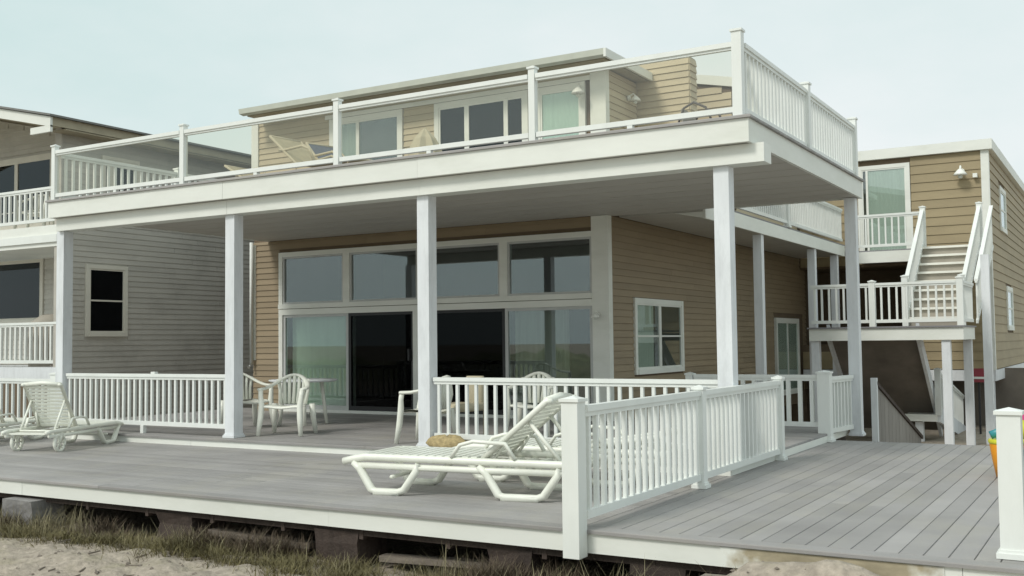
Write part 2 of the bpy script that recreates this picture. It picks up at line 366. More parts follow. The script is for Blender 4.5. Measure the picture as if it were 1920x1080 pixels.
# ------------------------------------------------------------------ the low deck
YD = 6.81; XP = -3.42; DX0, DX1 = -24., 5.2; PY = 10.05; PZ = .112
deck = thing('deck', (-6, 8, 0), 'low grey composite deck with a white front fascia', None, None, 'structure')
def board(root, x0, y0, x1, y1, z1, t=.028, m=deck_m, name='deck_board'):
    lx, ly = x1-x0, y1-y0
    def mk():
        b = MB(); c = .006   # eased edges
        b.add([(0, 0, -1), (1, 0, -1), (1, 1, -1), (0, 1, -1), (0, 0, -.25), (1, 0, -.25), (1, 1, -.25), (0, 1, -.25)], [])
        hx = .003/max(lx, ly) if lx > ly else .003/min(lx, ly); hy = .003/min(lx, ly) if lx > ly else .003/max(lx, ly)
        b.v += [(hx, hy, 0), (1-hx, hy, 0), (1-hx, 1-hy, 0), (hx, 1-hy, 0)]
        b.f += [(3, 2, 1, 0), (8, 9, 10, 11)]+[(i, (i+1) % 4, (i+1) % 4+4, i+4) for i in range(4)]+[(i+4, (i+1) % 4+4, (i+1) % 4+8, i+8) for i in range(4)]
        return b.mesh(name, m)
    me = shared(('board', name, lx > ly, m.name), mk)
    return piece(name, root, me, (x0, y0, z1), 0, (lx, ly, t))
random.seed(3)
# border board along the front, then rows along X on the left, rows along Y on the right
xs = [DX0, -18.6, -13.9, -8.7, -3.6, 1.1, DX1]
for a, b in zip(xs, xs[1:]): board(deck, a+.002, YD-.025, b-.002, YD+.115, 0)
y = YD+.121
row = 0
while y < PY-.02:
    w = min(.140, PY+.02-y); cuts = [DX0]+[c+random.uniform(-.9, .9) for c in (-18.5, -13.2, -8.1)]+[XP-.07]
    for a, b in zip(cuts, cuts[1:]): board(deck, a+.002, y, b-.002, y+w, -.0005*(row % 3))
    y += .1445; row += 1
x = XP-.066; row = 0
while x < DX1:
    cy_ = random.uniform(8.6, 12.6)
    board(deck, x, YD+.118, x+.1415, cy_-.002, -.0006*(row % 3)); board(deck, x, cy_+.002, x+.1415, 14.22, -.0006*(row % 3)-.0005); x += .1455; row += 1
def fascia_run(name, x0, x1, y0, y1, z0, z1, m, root, lens):
    x = x0; i = 0
    while x < x1-.01:
        xe = min(x1, x+lens[i % len(lens)]); xe = x1 if x1-xe < .6 else xe
        b = MB(); b.box(x+.0015, y0+.002*(i % 2), z0, xe-.0015, y1, z1); part(name, b, m, root); x = xe; i += 1
fascia_run('front_fascia', DX0, DX1, YD, YD+.03, -.17, -.031, white_trim, deck, (4.9, 4.3, 4.88, 4.1))
b = MB(); b.box(DX0, YD+.06, -.23, DX1, YD+.1, -.172); 
b.box(XP, 14.16, -.6, DX1, 14.19, -.031); part('rim_joist', b, old_wood, deck)
b = MB(); b.box(-2.42, YD-.008, -.168, -1.02, YD-.002, -.036); part('stained_board', b, stain_m, deck)['label'] = 'tan sand-stained stretch of front fascia above the sand mound'
b = MB()
for k in range(34): xx = DX0+.4+k*.86; b.box(xx, YD+.055, -.26, xx+.04, 10, -.031) if xx < XP-.2 else b.box(xx, YD+.055, -.26, xx+.04, 14.1, -.031)
part('joist', b, old_wood, deck)
b = MB(); b.box(DX0, 8.6, -.62, DX1, 8.63, -.03); part('dark_void_sheet', b, metal_dk, deck)  # black sheet added to stand for the shaded void under the deck
b = MB()
for yy in (9.0, 11.5, 13.9): b.box(XP-.05, yy, -.75, XP+.1, yy+.1, -.03); b.box(2, yy, -.75, 2.1, yy+.1, -.03)
part('support', b, old_wood, deck)
porch = thing('porch_floor', (-8, 12, PZ), 'raised grey porch floor behind the white step', None, None, 'structure')
PX1 = -3.45
y = PY-.02; row = 0
while y < 15.1:
    cuts = [-15.2]+[c+random.uniform(-.8, .8) for c in (-11.4, -7.3)]+[PX1]
    for a, b_ in zip(cuts, cuts[1:]): board(porch, a+.002, y, b_-.002, y+.138, PZ-.0005*(row % 3))
    y += .1445; row += 1
fascia_run('step_fascia', -15.2, PX1-.004, PY+.004, PY+.03, .001, PZ-.029, white_trim, porch, (4.2, 3.66, 4.4))
b = MB(); b.box(PX1-.03, PY+.032, .001, PX1-.003, 15.0, PZ-.029); part('side_fascia', b, white_trim, porch)
b = MB(); b.box(-15.2, PY+.04, -.2, PX1-.05, 15.1, PZ-.031); part('porch_frame', b, old_wood, porch)

# ------------------------------------------------------------------ main house
YW, XWL, XWR = 14.73, -14.42, -6.96
UZ = 3.566; SZ = 3.30; ROOFZ = 5.64
house = thing('beach_house', (-10, 17, PZ), 'two storey tan clapboard beach house with a covered porch', 'house')
FD = (1, 0); SD = (0, 1)
def fx(x): return x-XWL
# front wall, ground floor
ZT, ZTB, ZDT = 2.985, 2.10, 1.90
OPL, OPR = -13.66, -7.22
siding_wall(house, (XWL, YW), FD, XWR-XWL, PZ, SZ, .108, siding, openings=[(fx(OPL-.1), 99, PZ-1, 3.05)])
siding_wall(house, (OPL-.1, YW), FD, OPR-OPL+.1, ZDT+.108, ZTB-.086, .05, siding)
b = MB(); b.box(XWL, YW+.002, PZ, OPL-.1, YW+.12, SZ); b.box(OPL-.1, YW+.002, 3.02, XWR, YW+.12, SZ); b.box(OPL-.1, YW+.002, ZDT, OPR+.05, YW+.12, ZTB-.02); b.box(OPR+.02, YW+.002, PZ, XWR-.02, YW+.12, 3.019)
part('wall', b, sheath, house)
b = MB(); b.box(-7.22, YW-.045, PZ, XWR+.03, YW-.001, SZ-.001); b.box(XWR+.001, YW+.0, PZ, XWR+.03, YW+.09, SZ-.001); part('corner_trim', b, white_trim, house)
b = MB(); b.box(XWL-.02, YW-.04, PZ+.95, XWL+.07, YW-.002, SZ-.05); part('corner_trim', b, white_trim, house)
b = MB(); b.tube([(XWL+.02, YW-.09, SZ), (XWL+.02, YW-.09, 1.0), (XWL+.02, YW-.16, .92)], .035, 8); part('downspout', b, white, house, True)
# interior
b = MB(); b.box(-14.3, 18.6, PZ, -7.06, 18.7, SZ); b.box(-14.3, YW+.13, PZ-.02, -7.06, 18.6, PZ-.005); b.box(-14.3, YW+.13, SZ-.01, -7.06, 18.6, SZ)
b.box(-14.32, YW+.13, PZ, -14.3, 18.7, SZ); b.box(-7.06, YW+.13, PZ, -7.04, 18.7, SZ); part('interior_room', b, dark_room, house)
# transom windows: one frame, four lights
b = MB(); y0, y1 = YW-.05, YW+.07
b.box(OPL-.09, y0, ZT, OPR, y1, ZT+.085); b.box(OPL-.09, y0-.012, ZTB-.085, OPR, y1, ZTB)
b.box(OPL-.09, y0+.002, ZTB, OPL, y1, ZT)
XB = [OPL, -12.13, -10.49, -8.83, OPR-.002]
for xx in XB[1:-1]: b.box(xx-.075, y0+.003, ZTB, xx+.075, y1, ZT)
tf = part('transom_window', b, white_trim, house)
for i in range(4):
    a, c = XB[i]+(.0 if i == 0 else .075), XB[i+1]-(.0 if i == 3 else .075)
    s = MB(); e = .035; s.box(a, y0+.02, ZTB, a+e, y1-.02, ZT); s.box(c-e, y0+.02, ZTB, c, y1-.02, ZT); s.box(a+e, y0+.021, ZTB, c-e, y1-.02, ZTB+e); s.box(a+e, y0+.021, ZT-e, c-e, y1-.02, ZT)
    part('sash', s, alu, tf)
    s = MB(); s.box(a+.02, YW-.002, ZTB+.02, c-.02, YW+.004, ZT-.02); part('pane', s, win_glass, tf)
# sliding doors
b = MB(); b.box(OPL-.09, y0, ZDT, OPR, y1, ZDT+.105); b.box(OPL-.09, y0+.002, PZ, OPL, y1, ZDT); b.box(OPL, y0-.01, PZ, OPR, y1, PZ+.05); b.box(-10.66, y0+.003, PZ+.05, -10.36, y1, ZDT)
df = part('sliding_door_frame', b, white_trim, house)
panels = [(OPL, -12.1, 'glass', .0), (-12.1, -10.66, 'screen', -.0), (-10.36, -8.82, 'screen', 0), (-8.82, OPR, 'glass', 0)]
for a, c, kind, _ in panels:
    s = MB(); e = .055; z0, z1 = PZ+.05, ZDT
    s.box(a, y0+.03, z0, a+e, y1-.03, z1); s.box(c-e, y0+.03, z0, c, y1-.03, z1); s.box(a+e, y0+.031, z0, c-e, y1-.03, z0+.08); s.box(a+e, y0+.031, z1-.05, c-e, y1-.03, z1)
    dp = part('sliding_door', s, alu if kind == 'glass' else metal_dk, house)
    s = MB(); s.box(a+.03, YW-.001, z0+.03, c-.03, YW+.004, z1-.03); part('pane', s, win_glass if kind == 'glass' else mesh_glass, dp)
s = MB(); s.box(-10.75, y0-.03, 1.05, -10.72, y0+.03, 1.25); part('door_handle', s, metal_dk, house)
def pleats(x0, x1, yy, z0, z1, n, amp=.03):
    b = MB(); pts = []
    for i in range(n+1):
        xx = x0+(x1-x0)*i/n; dy = amp*(1 if i % 2 else -1)
        pts += [(xx, yy+dy, z0), (xx, yy+dy, z1)]
    return b.add(pts, [(2*i, 2*i+2, 2*i+3, 2*i+1) for i in range(n)])
part('blind', pleats(OPL+.05, -12.1, YW+.22, PZ+.02, ZDT+.05, 34, .035), curtain_m, house)
part('blind', pleats(-8.75, -7.75, YW+.24, PZ+.02, ZDT+.05, 22, .05), curtain_g, house)
# side wall, both storeys, window, back door
Y1W = 25.6
wy0, wy1, wz0, wz1 = 15.72, 17.68, .88, 1.96
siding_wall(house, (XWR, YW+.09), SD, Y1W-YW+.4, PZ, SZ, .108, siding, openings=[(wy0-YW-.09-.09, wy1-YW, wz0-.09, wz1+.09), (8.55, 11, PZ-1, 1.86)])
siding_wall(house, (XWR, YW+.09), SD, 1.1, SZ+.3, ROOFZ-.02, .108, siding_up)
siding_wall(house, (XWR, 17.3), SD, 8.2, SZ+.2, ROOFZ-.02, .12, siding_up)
b = MB(); b.box(XWR-.1, YW+.13, -.2, XWR-.002, Y1W+.4, ROOFZ-.01); part('wall', b, sheath, house)
window(house, (XWR, YW), SD, wy0-YW, wy1-YW, wz0, wz1, .085, vb=((.5, .10),), hb=((.5, .03),), gm=win_glass, curtain=curtain_w, cfrac=(0.02, .38))
window(house, (XWR, YW), SD, 8.8, 10.5, .15, 1.74, .09, vb=((.5, .05),), gm=win_glass, curtain=curtain_w, name='back_door', v=.06)
# upper storey front
siding_wall(house, (XWL, YW), FD, -7.18-XWL, UZ+.02, ROOFZ-.02, .108, siding_up, openings=[(fx(-12.5), fx(-10.85), 0, 5.52), (fx(-10.2), fx(-8.3), 0, 5.52), (fx(-8.2), 99, 0, 5.52)])
b = MB(); b.box(XWL, YW+.002, SZ, XWR-.1, YW+.12, ROOFZ-.01); part('wall', b, sheath, house)
b = MB(); b.box(-7.2, YW-.045, UZ, XWR+.03, YW-.001, ROOFZ-.01); b.box(XWR+.001, YW, UZ, XWR+.03, YW+.089, ROOFZ-.01); part('corner_trim', b, white_trim, house)
b = MB(); b.box(XWL-.03, YW-.045, UZ, XWL+.14, YW-.001, ROOFZ-.01); part('corner_trim', b, white_trim, house)
for (a, c, vb, cur, cf) in ((-12.42, -10.95, ((.38, .07),), curtain_g, (0, .38)), (-10.09, -8.42, ((.34, .09), (.80, .08)), None, None), (-8.10, -7.38, (), curtain_m, (0, 1))):
    window(house, (XWL, YW), FD, fx(a), fx(c), UZ+.04, 5.36, .09, vb=vb, gm=win_glass if cur else dark_glass, curtain=cur, cfrac=cf or (0, 1), name='balcony_door')
b = MB(); b.box(-12.6, YW-.06, 5.455, -7.19, YW-.051, 5.53); part('head_trim', b, white_trim, house)
# projecting bay on the upper right, and the raked wall behind it
siding_wall(house, (XWR, 15.95), FD, .93, UZ, 5.96, .108, siding_up)
siding_wall(house, (-6.03, 15.95), SD, .3, UZ, 5.96, .108, siding_up)
b = MB(); b.box(XWR+.004, 15.955, UZ, -6.034, 16.25, 5.96); part('bay_wall', b, sheath, house)
siding_wall(house, (-6.9, 17.3), FD, 1.12, UZ, 5.93, .12, siding_up, top=lambda u: 5.93-.24*u/1.12)
b = MB(); b.prism([(-6.9, 17.304, UZ), (-5.78, 17.304, UZ), (-5.78, 17.304, 5.69), (-6.9, 17.304, 5.93)], (0, .12, 0)); part('rear_wall', b, sheath, house)
b = MB(); b.prism([(-6.95, 17.25, 5.94), (-5.7, 17.25, 5.675), (-5.7, 17.25, 5.84), (-6.95, 17.25, 6.10)], (0, .2, 0)); part('rake_trim', b, white_trim, house)
# roof
b = MB(); b.box(-14.2, 14.28, ROOFZ+.03, -6.72, 26, ROOFZ+.09); rf = part('roof', b, roof_m, house)
b = MB(); b.box(-14.18, 14.3, ROOFZ, -6.75, 26, ROOFZ+.028); part('eave_boards', b, eave_m, rf)
b = MB(); b.prism([(-14.25, 14.27, ROOFZ+.01), (-14.25, 14.16, ROOFZ+.03), (-14.25, 14.14, ROOFZ+.12), (-14.25, 14.17, ROOFZ+.12), (-14.25, 14.27, ROOFZ+.11)], (7.55, 0, 0)); part('gutter', b, gutter_m, rf)
b = MB(); b.box(-6.7, 14.14, ROOFZ-.01, -6.66, 26, ROOFZ+.12); part('side_fascia', b, white_trim, rf)
# wall lamps (hang on the wall: things of their own)
def wall_lamp(x, y, z, d, label, s=1):
    t = thing('wall_lamp', (x, y, z), label, 'lamp', 'white outdoor wall lamps'); dx, dy = d
    b = MB(); b.tube([(x, y, z), (x+dx*.03, y+dy*.03, z)], .05*s, 10); part('backplate', b, lampw, t)
    b = MB(); b.tube([(x, y, z+.02), (x+dx*.1*s, y+dy*.1*s, z+.07*s), (x+dx*.14*s, y+dy*.14*s, z+.02)], .014*s, 6); part('arm', b, lampw, t)
    b = MB(); b.lathe((x+dx*.14*s, y+dy*.14*s, z-.07*s), [(.10*s, 0), (.085*s, .03*s), (.045*s, .075*s), (.02*s, .095*s)], 14); part('shade', b, lampw, t, True)
    b = MB(); b.lathe((x+dx*.14*s, y+dy*.14*s, z-.12*s), [(.02*s, 0), (.035*s, .02*s), (.03*s, .05*s)], 10); part('bulb', b, curtain_w, t, True)
wall_lamp(-7.33, YW-.05, 5.30, (0, -1), 'white dome lamp beside the rightmost upstairs balcony door', 1.1)
wall_lamp(XWR+.03, 15.55, 5.30, (1, 0), 'small white lamp on the upstairs side wall by the projecting bay', .9)
wall_lamp(-7.12, YW-.05, 1.76, (0, -1), 'small white lamp on the white porch corner trim by the sliding doors', .7)

# ------------------------------------------------------------------ upper deck over the porch (parts of the house)
XL, XR, Y0U, Y1U = -14.05, -3.18, 10.02, 15.10
fascia_run('deck_fascia', XL, XR, Y0U, Y0U+.04, SZ, 3.535, white_trim, house, (3.66, 3.2, 3.66))
b = MB(); b.box(XR-.04, Y0U+.041, SZ, XR-.001, Y1U, 3.535); part('deck_fascia', b, white_trim, house)
b = MB(); b.box(XL+.001, Y0U+.041, SZ, XL+.04, Y1U, 3.535); part('deck_fascia', b, white_trim, house)
b = MB(); b.box(XR-1.9, Y1U-.04, SZ+.002, XR-.041, Y1U-.001, 3.535); part('deck_fascia', b, white_trim, house)
fascia_run('beam', XL+.05, XR+.115, Y0U+.11, Y0U+.35, 3.107, SZ-.002, white_trim, house, (3.58, 3.18, 3.7))
n = 20; yy0 = Y0U+.05
sm = shared('soffit', lambda: MB().box(0, 0, 0, XR-XL-.1, .238, .02).mesh('soffit_board', soffit_m))
for k in range(n): piece('soffit_board', house, sm, (XL+.05, yy0+k*.2435+(.0 if k else .0), SZ+.004+.003*(k % 2)))
b = MB(); b.box(XL+.05, Y0U+.05, SZ+.032, XR-.05, Y1U-.05, 3.53); part('deck_frame', b, old_wood, house)
rowy = Y0U-.03; row = 0
while rowy < Y1U:
    board(house, XL-.03, rowy, XR+.03, min(rowy+.138, Y1U+.02), UZ-.0005*(row % 3), .029); rowy += .1445; row += 1
for xx, w, yy in ((-13.98, .165, 10.27), (-10.42, .165, 10.27), (-7.24, .165, 10.27), (-3.535, .16, 10.27)):
    post_part(house, xx, yy, PZ, 3.105, w, white_post, False, True, 'porch_post')
post_part(house, -3.32, 14.98, 0, SZ-.001, .15, white_post, False, True, 'porch_post')

# ------------------------------------------------------------------ railings on the upper deck
zt, zb = 4.33, 3.615
gr = thing('glass_railing', (-8, 10.1, UZ), 'white framed clear glass railing along the front of the upper deck', 'railing')
PXS = [-14.0, -11.22, -8.47, -5.66, -3.30]; RY = 10.1
for i, xx in enumerate(PXS): post_part(gr, xx, RY, UZ+.001, 4.39 if i < 4 else 4.43, .078 if i < 4 else .10, white, True, False)
for a, c in zip(PXS, PXS[1:]):
    b = MB(); b.bar((a+.05, RY, zt-.025), (c-.05, RY, zt-.025), .08, .05); b.bar((a+.05, RY, zt-.063), (c-.05, RY, zt-.063), .045, .026); part('top_rail', b, white, gr)
    b = MB(); b.bar((a+.05, RY, zb+.03), (c-.05, RY, zb+.03), .06, .055); part('bottom_rail', b, white, gr)
    b = MB(); b.box(a+.06, RY-.004, zb+.06, c-.06, RY+.004, zt-.077); part('glass_panel', b, rail_glass, gr)
    b = MB(); xm = (a+c)/2; b.box(xm-.03, RY-.03, UZ+.001, xm+.03, RY+.03, zb); part('foot_block', b, white, gr)
sr = thing('picket_railing', (XR-.1, 12.5, UZ), 'white picket railing along the right side of the upper deck', 'railing', 'white picket railings')
picket_run(sr, (XR-.1, 10.18), (XR-.1, 12.5), zb, zt); picket_run(sr, (XR-.1, 12.62), (XR-.1, 15.0), zb, zt)
post_part(sr, XR-.1, 12.56, UZ+.001, 4.40, .1, white, True, False); post_part(sr, XR-.1, 15.05, UZ+.001, 4.42, .1, white, True, False)
sl = thing('picket_railing', (XL+.1, 12.5, UZ), 'white picket railing on the left side of the upper deck, seen through the glass', 'railing', 'white picket railings')
picket_run(sl, (XL+.08, 10.2), (XL+.08, 12.4), zb, 4.31); post_part(sl, XL+.08, 12.46, UZ+.001, 4.36, .1, white, True, False); picket_run(sl, (XL+.08, 12.52), (XL+.08, 14.6), zb, 4.31)

# ------------------------------------------------------------------ porch railings
pl = thing('picket_railing', (-12.2, 10.27, PZ), 'white picket railing between the two leftmost porch posts', 'railing', 'white picket railings')
picket_run(pl, (-13.88, 10.27), (-10.52, 10.27), .225, .955, sp=.122)
for xx in (-12.2,): b = MB(); b.box(xx-.03, 10.24, PZ+.001, xx+.03, 10.30, .225); part('foot_block', b, white, pl)
b = MB(); b.box(-12.02, 10.24, .956, -11.94, 10.30, .985); part('rail_cap', b, white, pl)
pr = thing('picket_railing', (-5.3, 10.27, PZ), 'white picket railing on the porch edge behind the large lounger', 'railing', 'white picket railings')
picket_run(pr, (-7.14, 10.27), (-3.63, 10.27), .225, .94, sp=.13)
b = MB(); b.box(-5.4, 10.24, PZ+.001, -5.34, 10.30, .225); part('foot_block', b, white, pr)
sh = thing('picket_railing', (XP, 9.2, 0), 'white picket railing running back from the large foreground post', 'railing', 'white picket railings')
post_part(sh, XP-.05, YD-.085, -.19, .915, .13, white, True, False); 
post_part(sh, XP, 9.14, .001, .895, .095, white, True, True); post_part(sh, XP, 11.62, .001, .90, .095, white, True, True)
picket_run(sh, (XP, YD-.02), (XP, 9.09), .075, .885); picket_run(sh, (XP, 9.19), (XP, 11.57), .075, .885)
br = thing('picket_railing', (-4.4, 13.95, PZ), 'white picket railing across the back of the porch beside the square newel', 'railing', 'white picket railings')
post_part(br, -5.35, 13.95, PZ+.001, .86, .1, white); picket_run(br, (-5.29, 13.95), (-3.58, 13.95), .19, .87, sp=.15, bw=.05)
post_part(br, -3.49, 13.95, .001, .89, .16, white); picket_run(br, (-3.47, 14.04), (-3.36, 14.88), .10, .84)
lf = thing('picket_railing', (-15.6, 10.3, 0), 'white picket railing at the far left of the deck behind the loungers', 'railing', 'white picket railings')
picket_run(lf, (-20, 10.4), (-14.28, 10.4), .09, .86, sp=.15); post_part(lf, -14.22, 10.32, .001, .93, .13, white)
rp = thing('corner_post', (-.6, 7.0, 0), 'tall white capped deck post at the right front corner of the deck', 'post')
post_part(rp, -.665, 7.10, .001, .87, .135, white); 

# ------------------------------------------------------------------ walkway, wing, stairs behind
wk = thing('walkway', (-6.2, 19, 3.4), 'white raised walkway along the side of the house at upper floor level', 'walkway')
WZ = 3.45
b = MB(); b.box(-5.54, 15.12, WZ-.26, -5.5, 24.1, WZ-.03); b.prism([(-6.0, 15.112, 3.298), (-5.541, 15.112, 3.20), (-5.541, 15.112, 3.298)], (0, .04, 0)); part('fascia', b, white_trim, wk)
b = MB(); b.box(-6.93, 15.115, WZ-.145, -5.545, 25.5, WZ-.06); part('soffit', b, soffit_m, wk)
for k in range(60): piece('deck_board', wk, shared('wkb', lambda: MB().box(0, 0, 0, 1.42, .148, .028).mesh('deck_board', deck_edge)), (-6.93, 15.12+k*.151, WZ-.028))
for yy in (18.1, 21.7, 23.6): post_part(wk, -5.62, yy, -.6, WZ-.262, .15, white_post, False, False, 'column')
wr = thing('picket_railing', (-5.53, 20, WZ), 'white picket railing on the raised walkway beyond the upper deck', 'railing', 'white picket railings')
picket_run(wr, (-5.54, 15.4), (-5.54, 19.6), WZ+.07, WZ+.80); picket_run(wr, (-5.54, 19.7), (-5.54, 24.0), WZ+.07, WZ+.80); post_part(wr, -5.54, 19.65, WZ, WZ+.84, .1, white); post_part(wr, -5.54, 15.36, WZ, WZ+.84, .1, white)

YG = 25.6; XG = -2.66
wing = thing('rear_wing', (-5, 27, 0), 'flat roofed tan clapboard rear wing raised on piles', 'house')
siding_wall(wing, (-6.9, YG), FD, XG+6.9-.1, .62, 5.55, .205, siding_wing, openings=[(1.45, 2.6, 3.2, 5.42), (-1, 2.75, 1.2, 3.02)])
siding_wall(wing, (XG, YG+.1), SD, 9.9, .62, 5.55, .205, siding_wing, openings=[(2.0, 3.35, 3.9, 5.0), (2.9, 4.3, 1.5, 2.6)])
b = MB(); b.box(-8.6, YG+.42, -.7, -6.95, YG+10, 5.5); b.box(-6.949, YG+.004, 3.03, XG-.004, YG+10, 5.56); b.box(-4.15, YG+.004, .6, XG-.004, YG+10, 3.03); b.box(-6.949, YG+1.6, .6, -4.15, YG+1.7, 3.03); b.box(-6.949, YG+.004, .6, -4.15, YG+1.6, 1.2); part('wall', b, sheath, wing)
b = MB(); b.box(XG-.13, YG-.04, .6, XG+.035, YG-.001, 5.55); b.box(XG+.001, YG, .6, XG+.035, YG+.1, 5.55); part('corner_trim', b, white_trim, wing)
b = MB(); b.box(-7.0, YG-.12, 5.55, XG+.12, YG+10.1, 5.78); part('roof', b, white_trim, wing)
b = MB(); b.box(-6.9, YG-.03, .36, XG+.03, YG+.1, .6); b.box(XG-.07, YG+.101, .36, XG+.03, YG+10, .6); part('sill_beam', b, white_post, wing)
for k in range(5): post_part(wing, XG-.12, YG+.15+k*1.9, -.8, .36, .2, white_post, False, False, 'pile')
for k in range(3): post_part(wing, XG-1.3-k*1.2, YG+.15, -.8, .36, .2, old_wood, False, False, 'pile')
window(wing, (-6.9, YG), FD, 1.5, 2.5, 3.34, 5.33, .09, vb=((.12, .05),), gm=win_glass, curtain=curtain_w, cfrac=(.12, 1), name='balcony_door')
window(wing, (XG, YG+.1), SD, 2.1, 3.25, 4.0, 4.9, .1, hb=((.5, .04),), gm=win_glass, curtain=curtain_w)
window(wing, (XG, YG+.1), SD, 3.0, 4.2, 1.6, 2.5, .1, hb=((.5, .04),), gm=win_glass, curtain=curtain_w)
wall_lamp(-3.2, YG-.01, 5.1, (0, -1), 'white dome lamp high on the rear wing above the stairs', 1.5)
b = MB(); b.box(-2.95, YG-.16, 4.93, -2.86, YG-.02, 5.02); solo('security_sensor', b, lampw, (-2.9, YG-.1, 4.97), 'small white box sensor between the wing lamp and the corner trim', 'sensor')

BZ = 3.3; LZ = 1.56
st = thing('exterior_staircase', (-4, 22, -.7), 'white timber staircase with landing and balcony in front of the rear wing', 'staircase')
# balcony
b = MB(); b.box(-5.45, 24.16, BZ-.28, -3.83, 24.2, BZ-.03); part('fascia', b, white_trim, st)
for k in range(9): piece('deck_board', st, shared('bcb', lambda: MB().box(0, 0, 0, 2.74, .148, .028).mesh('deck_board', deck_edge)), (-5.45, 24.2+k*.151, BZ-.028))
b = MB(); b.box(-5.45, 24.21, BZ-.2, -2.72, 25.5, BZ-.05); part('balcony_frame', b, white_post, st)
# landing
b = MB(); b.box(-5.4, 20.5, LZ-.26, -2.62, 20.54, LZ-.03); b.box(-2.66, 20.541, LZ-.26, -2.62, 22.1, LZ-.03); part('fascia', b, white_trim, st)
for k in range(11): piece('deck_board', st, shared('ldb', lambda: MB().box(0, 0, 0, 2.84, .148, .028).mesh('deck_board', deck_edge)), (-5.43, 20.46+k*.151, LZ-.028))
b = MB(); b.box(-5.4, 20.55, LZ-.22, -2.67, 22.1, LZ-.06); part('landing_frame', b, brown_under, st)
for (px, py) in ((-2.93, 20.62), (-2.74, 22.0), (-5.3, 20.62)): post_part(st, px, py, -.75, LZ-.262, .15, white_post, False, False, 'column')
post_part(st, -2.42, 22.3, -.75, 2.95, .15, white_post, False, False, 'column')
# upper flight
NS = 9; ys0, ys1 = 22.05, 24.2
for k in range(NS):
    z = LZ+(BZ-LZ)*(k+1)/NS; yy = ys0+(ys1-ys0)*k/NS
    b = MB(); b.box(-3.82, yy-.045, z-.045, -2.86, yy+.26, z); part('stair_tread', b, tread_m, st)
    b = MB(); b.box(-3.82, yy+.02, z-.19, -2.86, yy+.04, z-.046); part('stair_riser', b, cover_m, st)  # darker riser colour carries the shadow below each nosing
for xx in (-3.86, -2.82):
    b = MB(); b.bar((xx, ys0-.1, LZ-.02), (xx, ys1+.05, BZ-.02), .05, .28); part('stringer', b, white_trim, st)
# lower flight seen from beneath
lo0, lo1 = (20.9, LZ-.1), (23.3, -.55)
b = MB(); b.bar((-4.3, *lo0), (-4.3, *lo1), 1.6, .05); part('flight_underside', b, brown_under, st)
for xx in (-5.13, -3.47):
    b = MB(); b.bar((xx, *lo0), (xx, *lo1), .06, .32); part('stringer', b, white_post, st)
for k in range(9):
    t = (k+.5)/9; yy = lo0[0]+(lo1[0]-lo0[0])*t; z = lo0[1]+(lo1[1]-lo0[1])*t+.1
    b = MB(); b.box(-5.09, yy-.1, z, -3.51, yy+.2, z+.035); part('stair_tread', b, white_post, st)
b = MB(); b.box(-4.0, 22.3, -.33, -3.39, 22.9, -.19); part('low_landing', b, white_trim, st)
post_part(st, -3.75, 22.5, -.75, -.35, .15, white_post, False, False, 'column')
b = MB(); b.bar((-3.36, 22.4, -.2), (-3.36, 26, -.85), .06, .3); part('stringer', b, white_post, st)
def stair_rail(label, runs, posts):
    t = thing('picket_railing', (runs[0][0][0], runs[0][0][1], runs[0][2]), label, 'railing', 'white picket railings')
    for p, q, *z in runs: picket_run(t, p, q, *z, sp=.14)
    for p in posts: post_part(t, *p, .11, white, True, False)
stair_rail('white picket railing of the small balcony in front of the wing door', [((-5.4, 24.2), (-3.85, 24.2), BZ+.07, BZ+.80)], [(-3.84, 24.2, BZ, BZ+.88)])
stair_rail('white sloping railing on the left of the upper stair flight', [((-3.86, 22.1), (-3.84, 24.12), LZ+.2, LZ+.95, BZ+.1, BZ+.83)], [(-3.87, 22.0, LZ, LZ+1.0)])
stair_rail('white sloping railing on the right of the upper stair flight', [((-2.80, 22.1), (-2.72, 24.3), LZ+.2, LZ+.92, BZ+.1, BZ+.85)], [(-2.82, 22.02, LZ, LZ+.98), (-2.72, 24.35, BZ, BZ+.9)])
stair_rail('white outer railing beside the right railing of the upper stair flight', [((-2.58, 22.2), (-2.5, 24.5), LZ+.05, LZ+.92, BZ-.05, BZ+.86)], [])
stair_rail('white picket railing around the mid-level stair landing', [((-5.35, 20.52), (-2.72, 20.52), LZ+.07, LZ+.82), ((-2.64, 20.6), (-2.64, 22.0), LZ+.07, LZ+.82)], [(-2.66, 20.52, LZ, LZ+.86), (-4.2, 20.52, LZ, LZ+.84)])
stair_rail('white picket railing descending behind the landing columns', [((-3.36, 22.4), (-3.36, 25.8), -.1, .66, -.75, .02)], [(-3.36, 22.35, -.2, .7)])
sc_ = thing('board_screen', (-3.5, 17.1, -.75), 'grey triangular board screen with a sloping dark top rail beneath the stair landing', 'screen')
yy = 17.15
while yy < 21.0:
    h0 = .62-(yy-17.1)*.295; h1 = .62-(yy+.3-17.1)*.295
    b = MB(); b.prism([(-3.52, yy+.006, -.75), (-3.52, yy+.294, -.75), (-3.52, yy+.294, h1), (-3.52, yy+.006, h0)], (.03, 0, 0)); part('screen_board', b, grey_board, sc_); yy += .3
b = MB(); b.bar((-3.505, 17.1, .64), (-3.505, 21.1, -.54), .09, .06); part('top_rail', b, old_wood, sc_)
post_part(sc_, -3.505, 17.08, -.75, .72, .09, white_post, False, False)
b = MB(); b.box(-8, 27.5, -.8, 1, 27.6, .6); solo('under_house_wall', b, brown_under, (-4, 27.5, -.8), 'dark brown boarded wall beneath the rear wing', 'wall')
sg = thing('street_sign', (-2.9, 24.85, -.8), 'small red and white sign glimpsed between the stair columns', 'sign')
b = MB(); b.box(-2.92, 24.84, -.8, -2.88, 24.88, .66); part('post', b, metal_dk, sg)
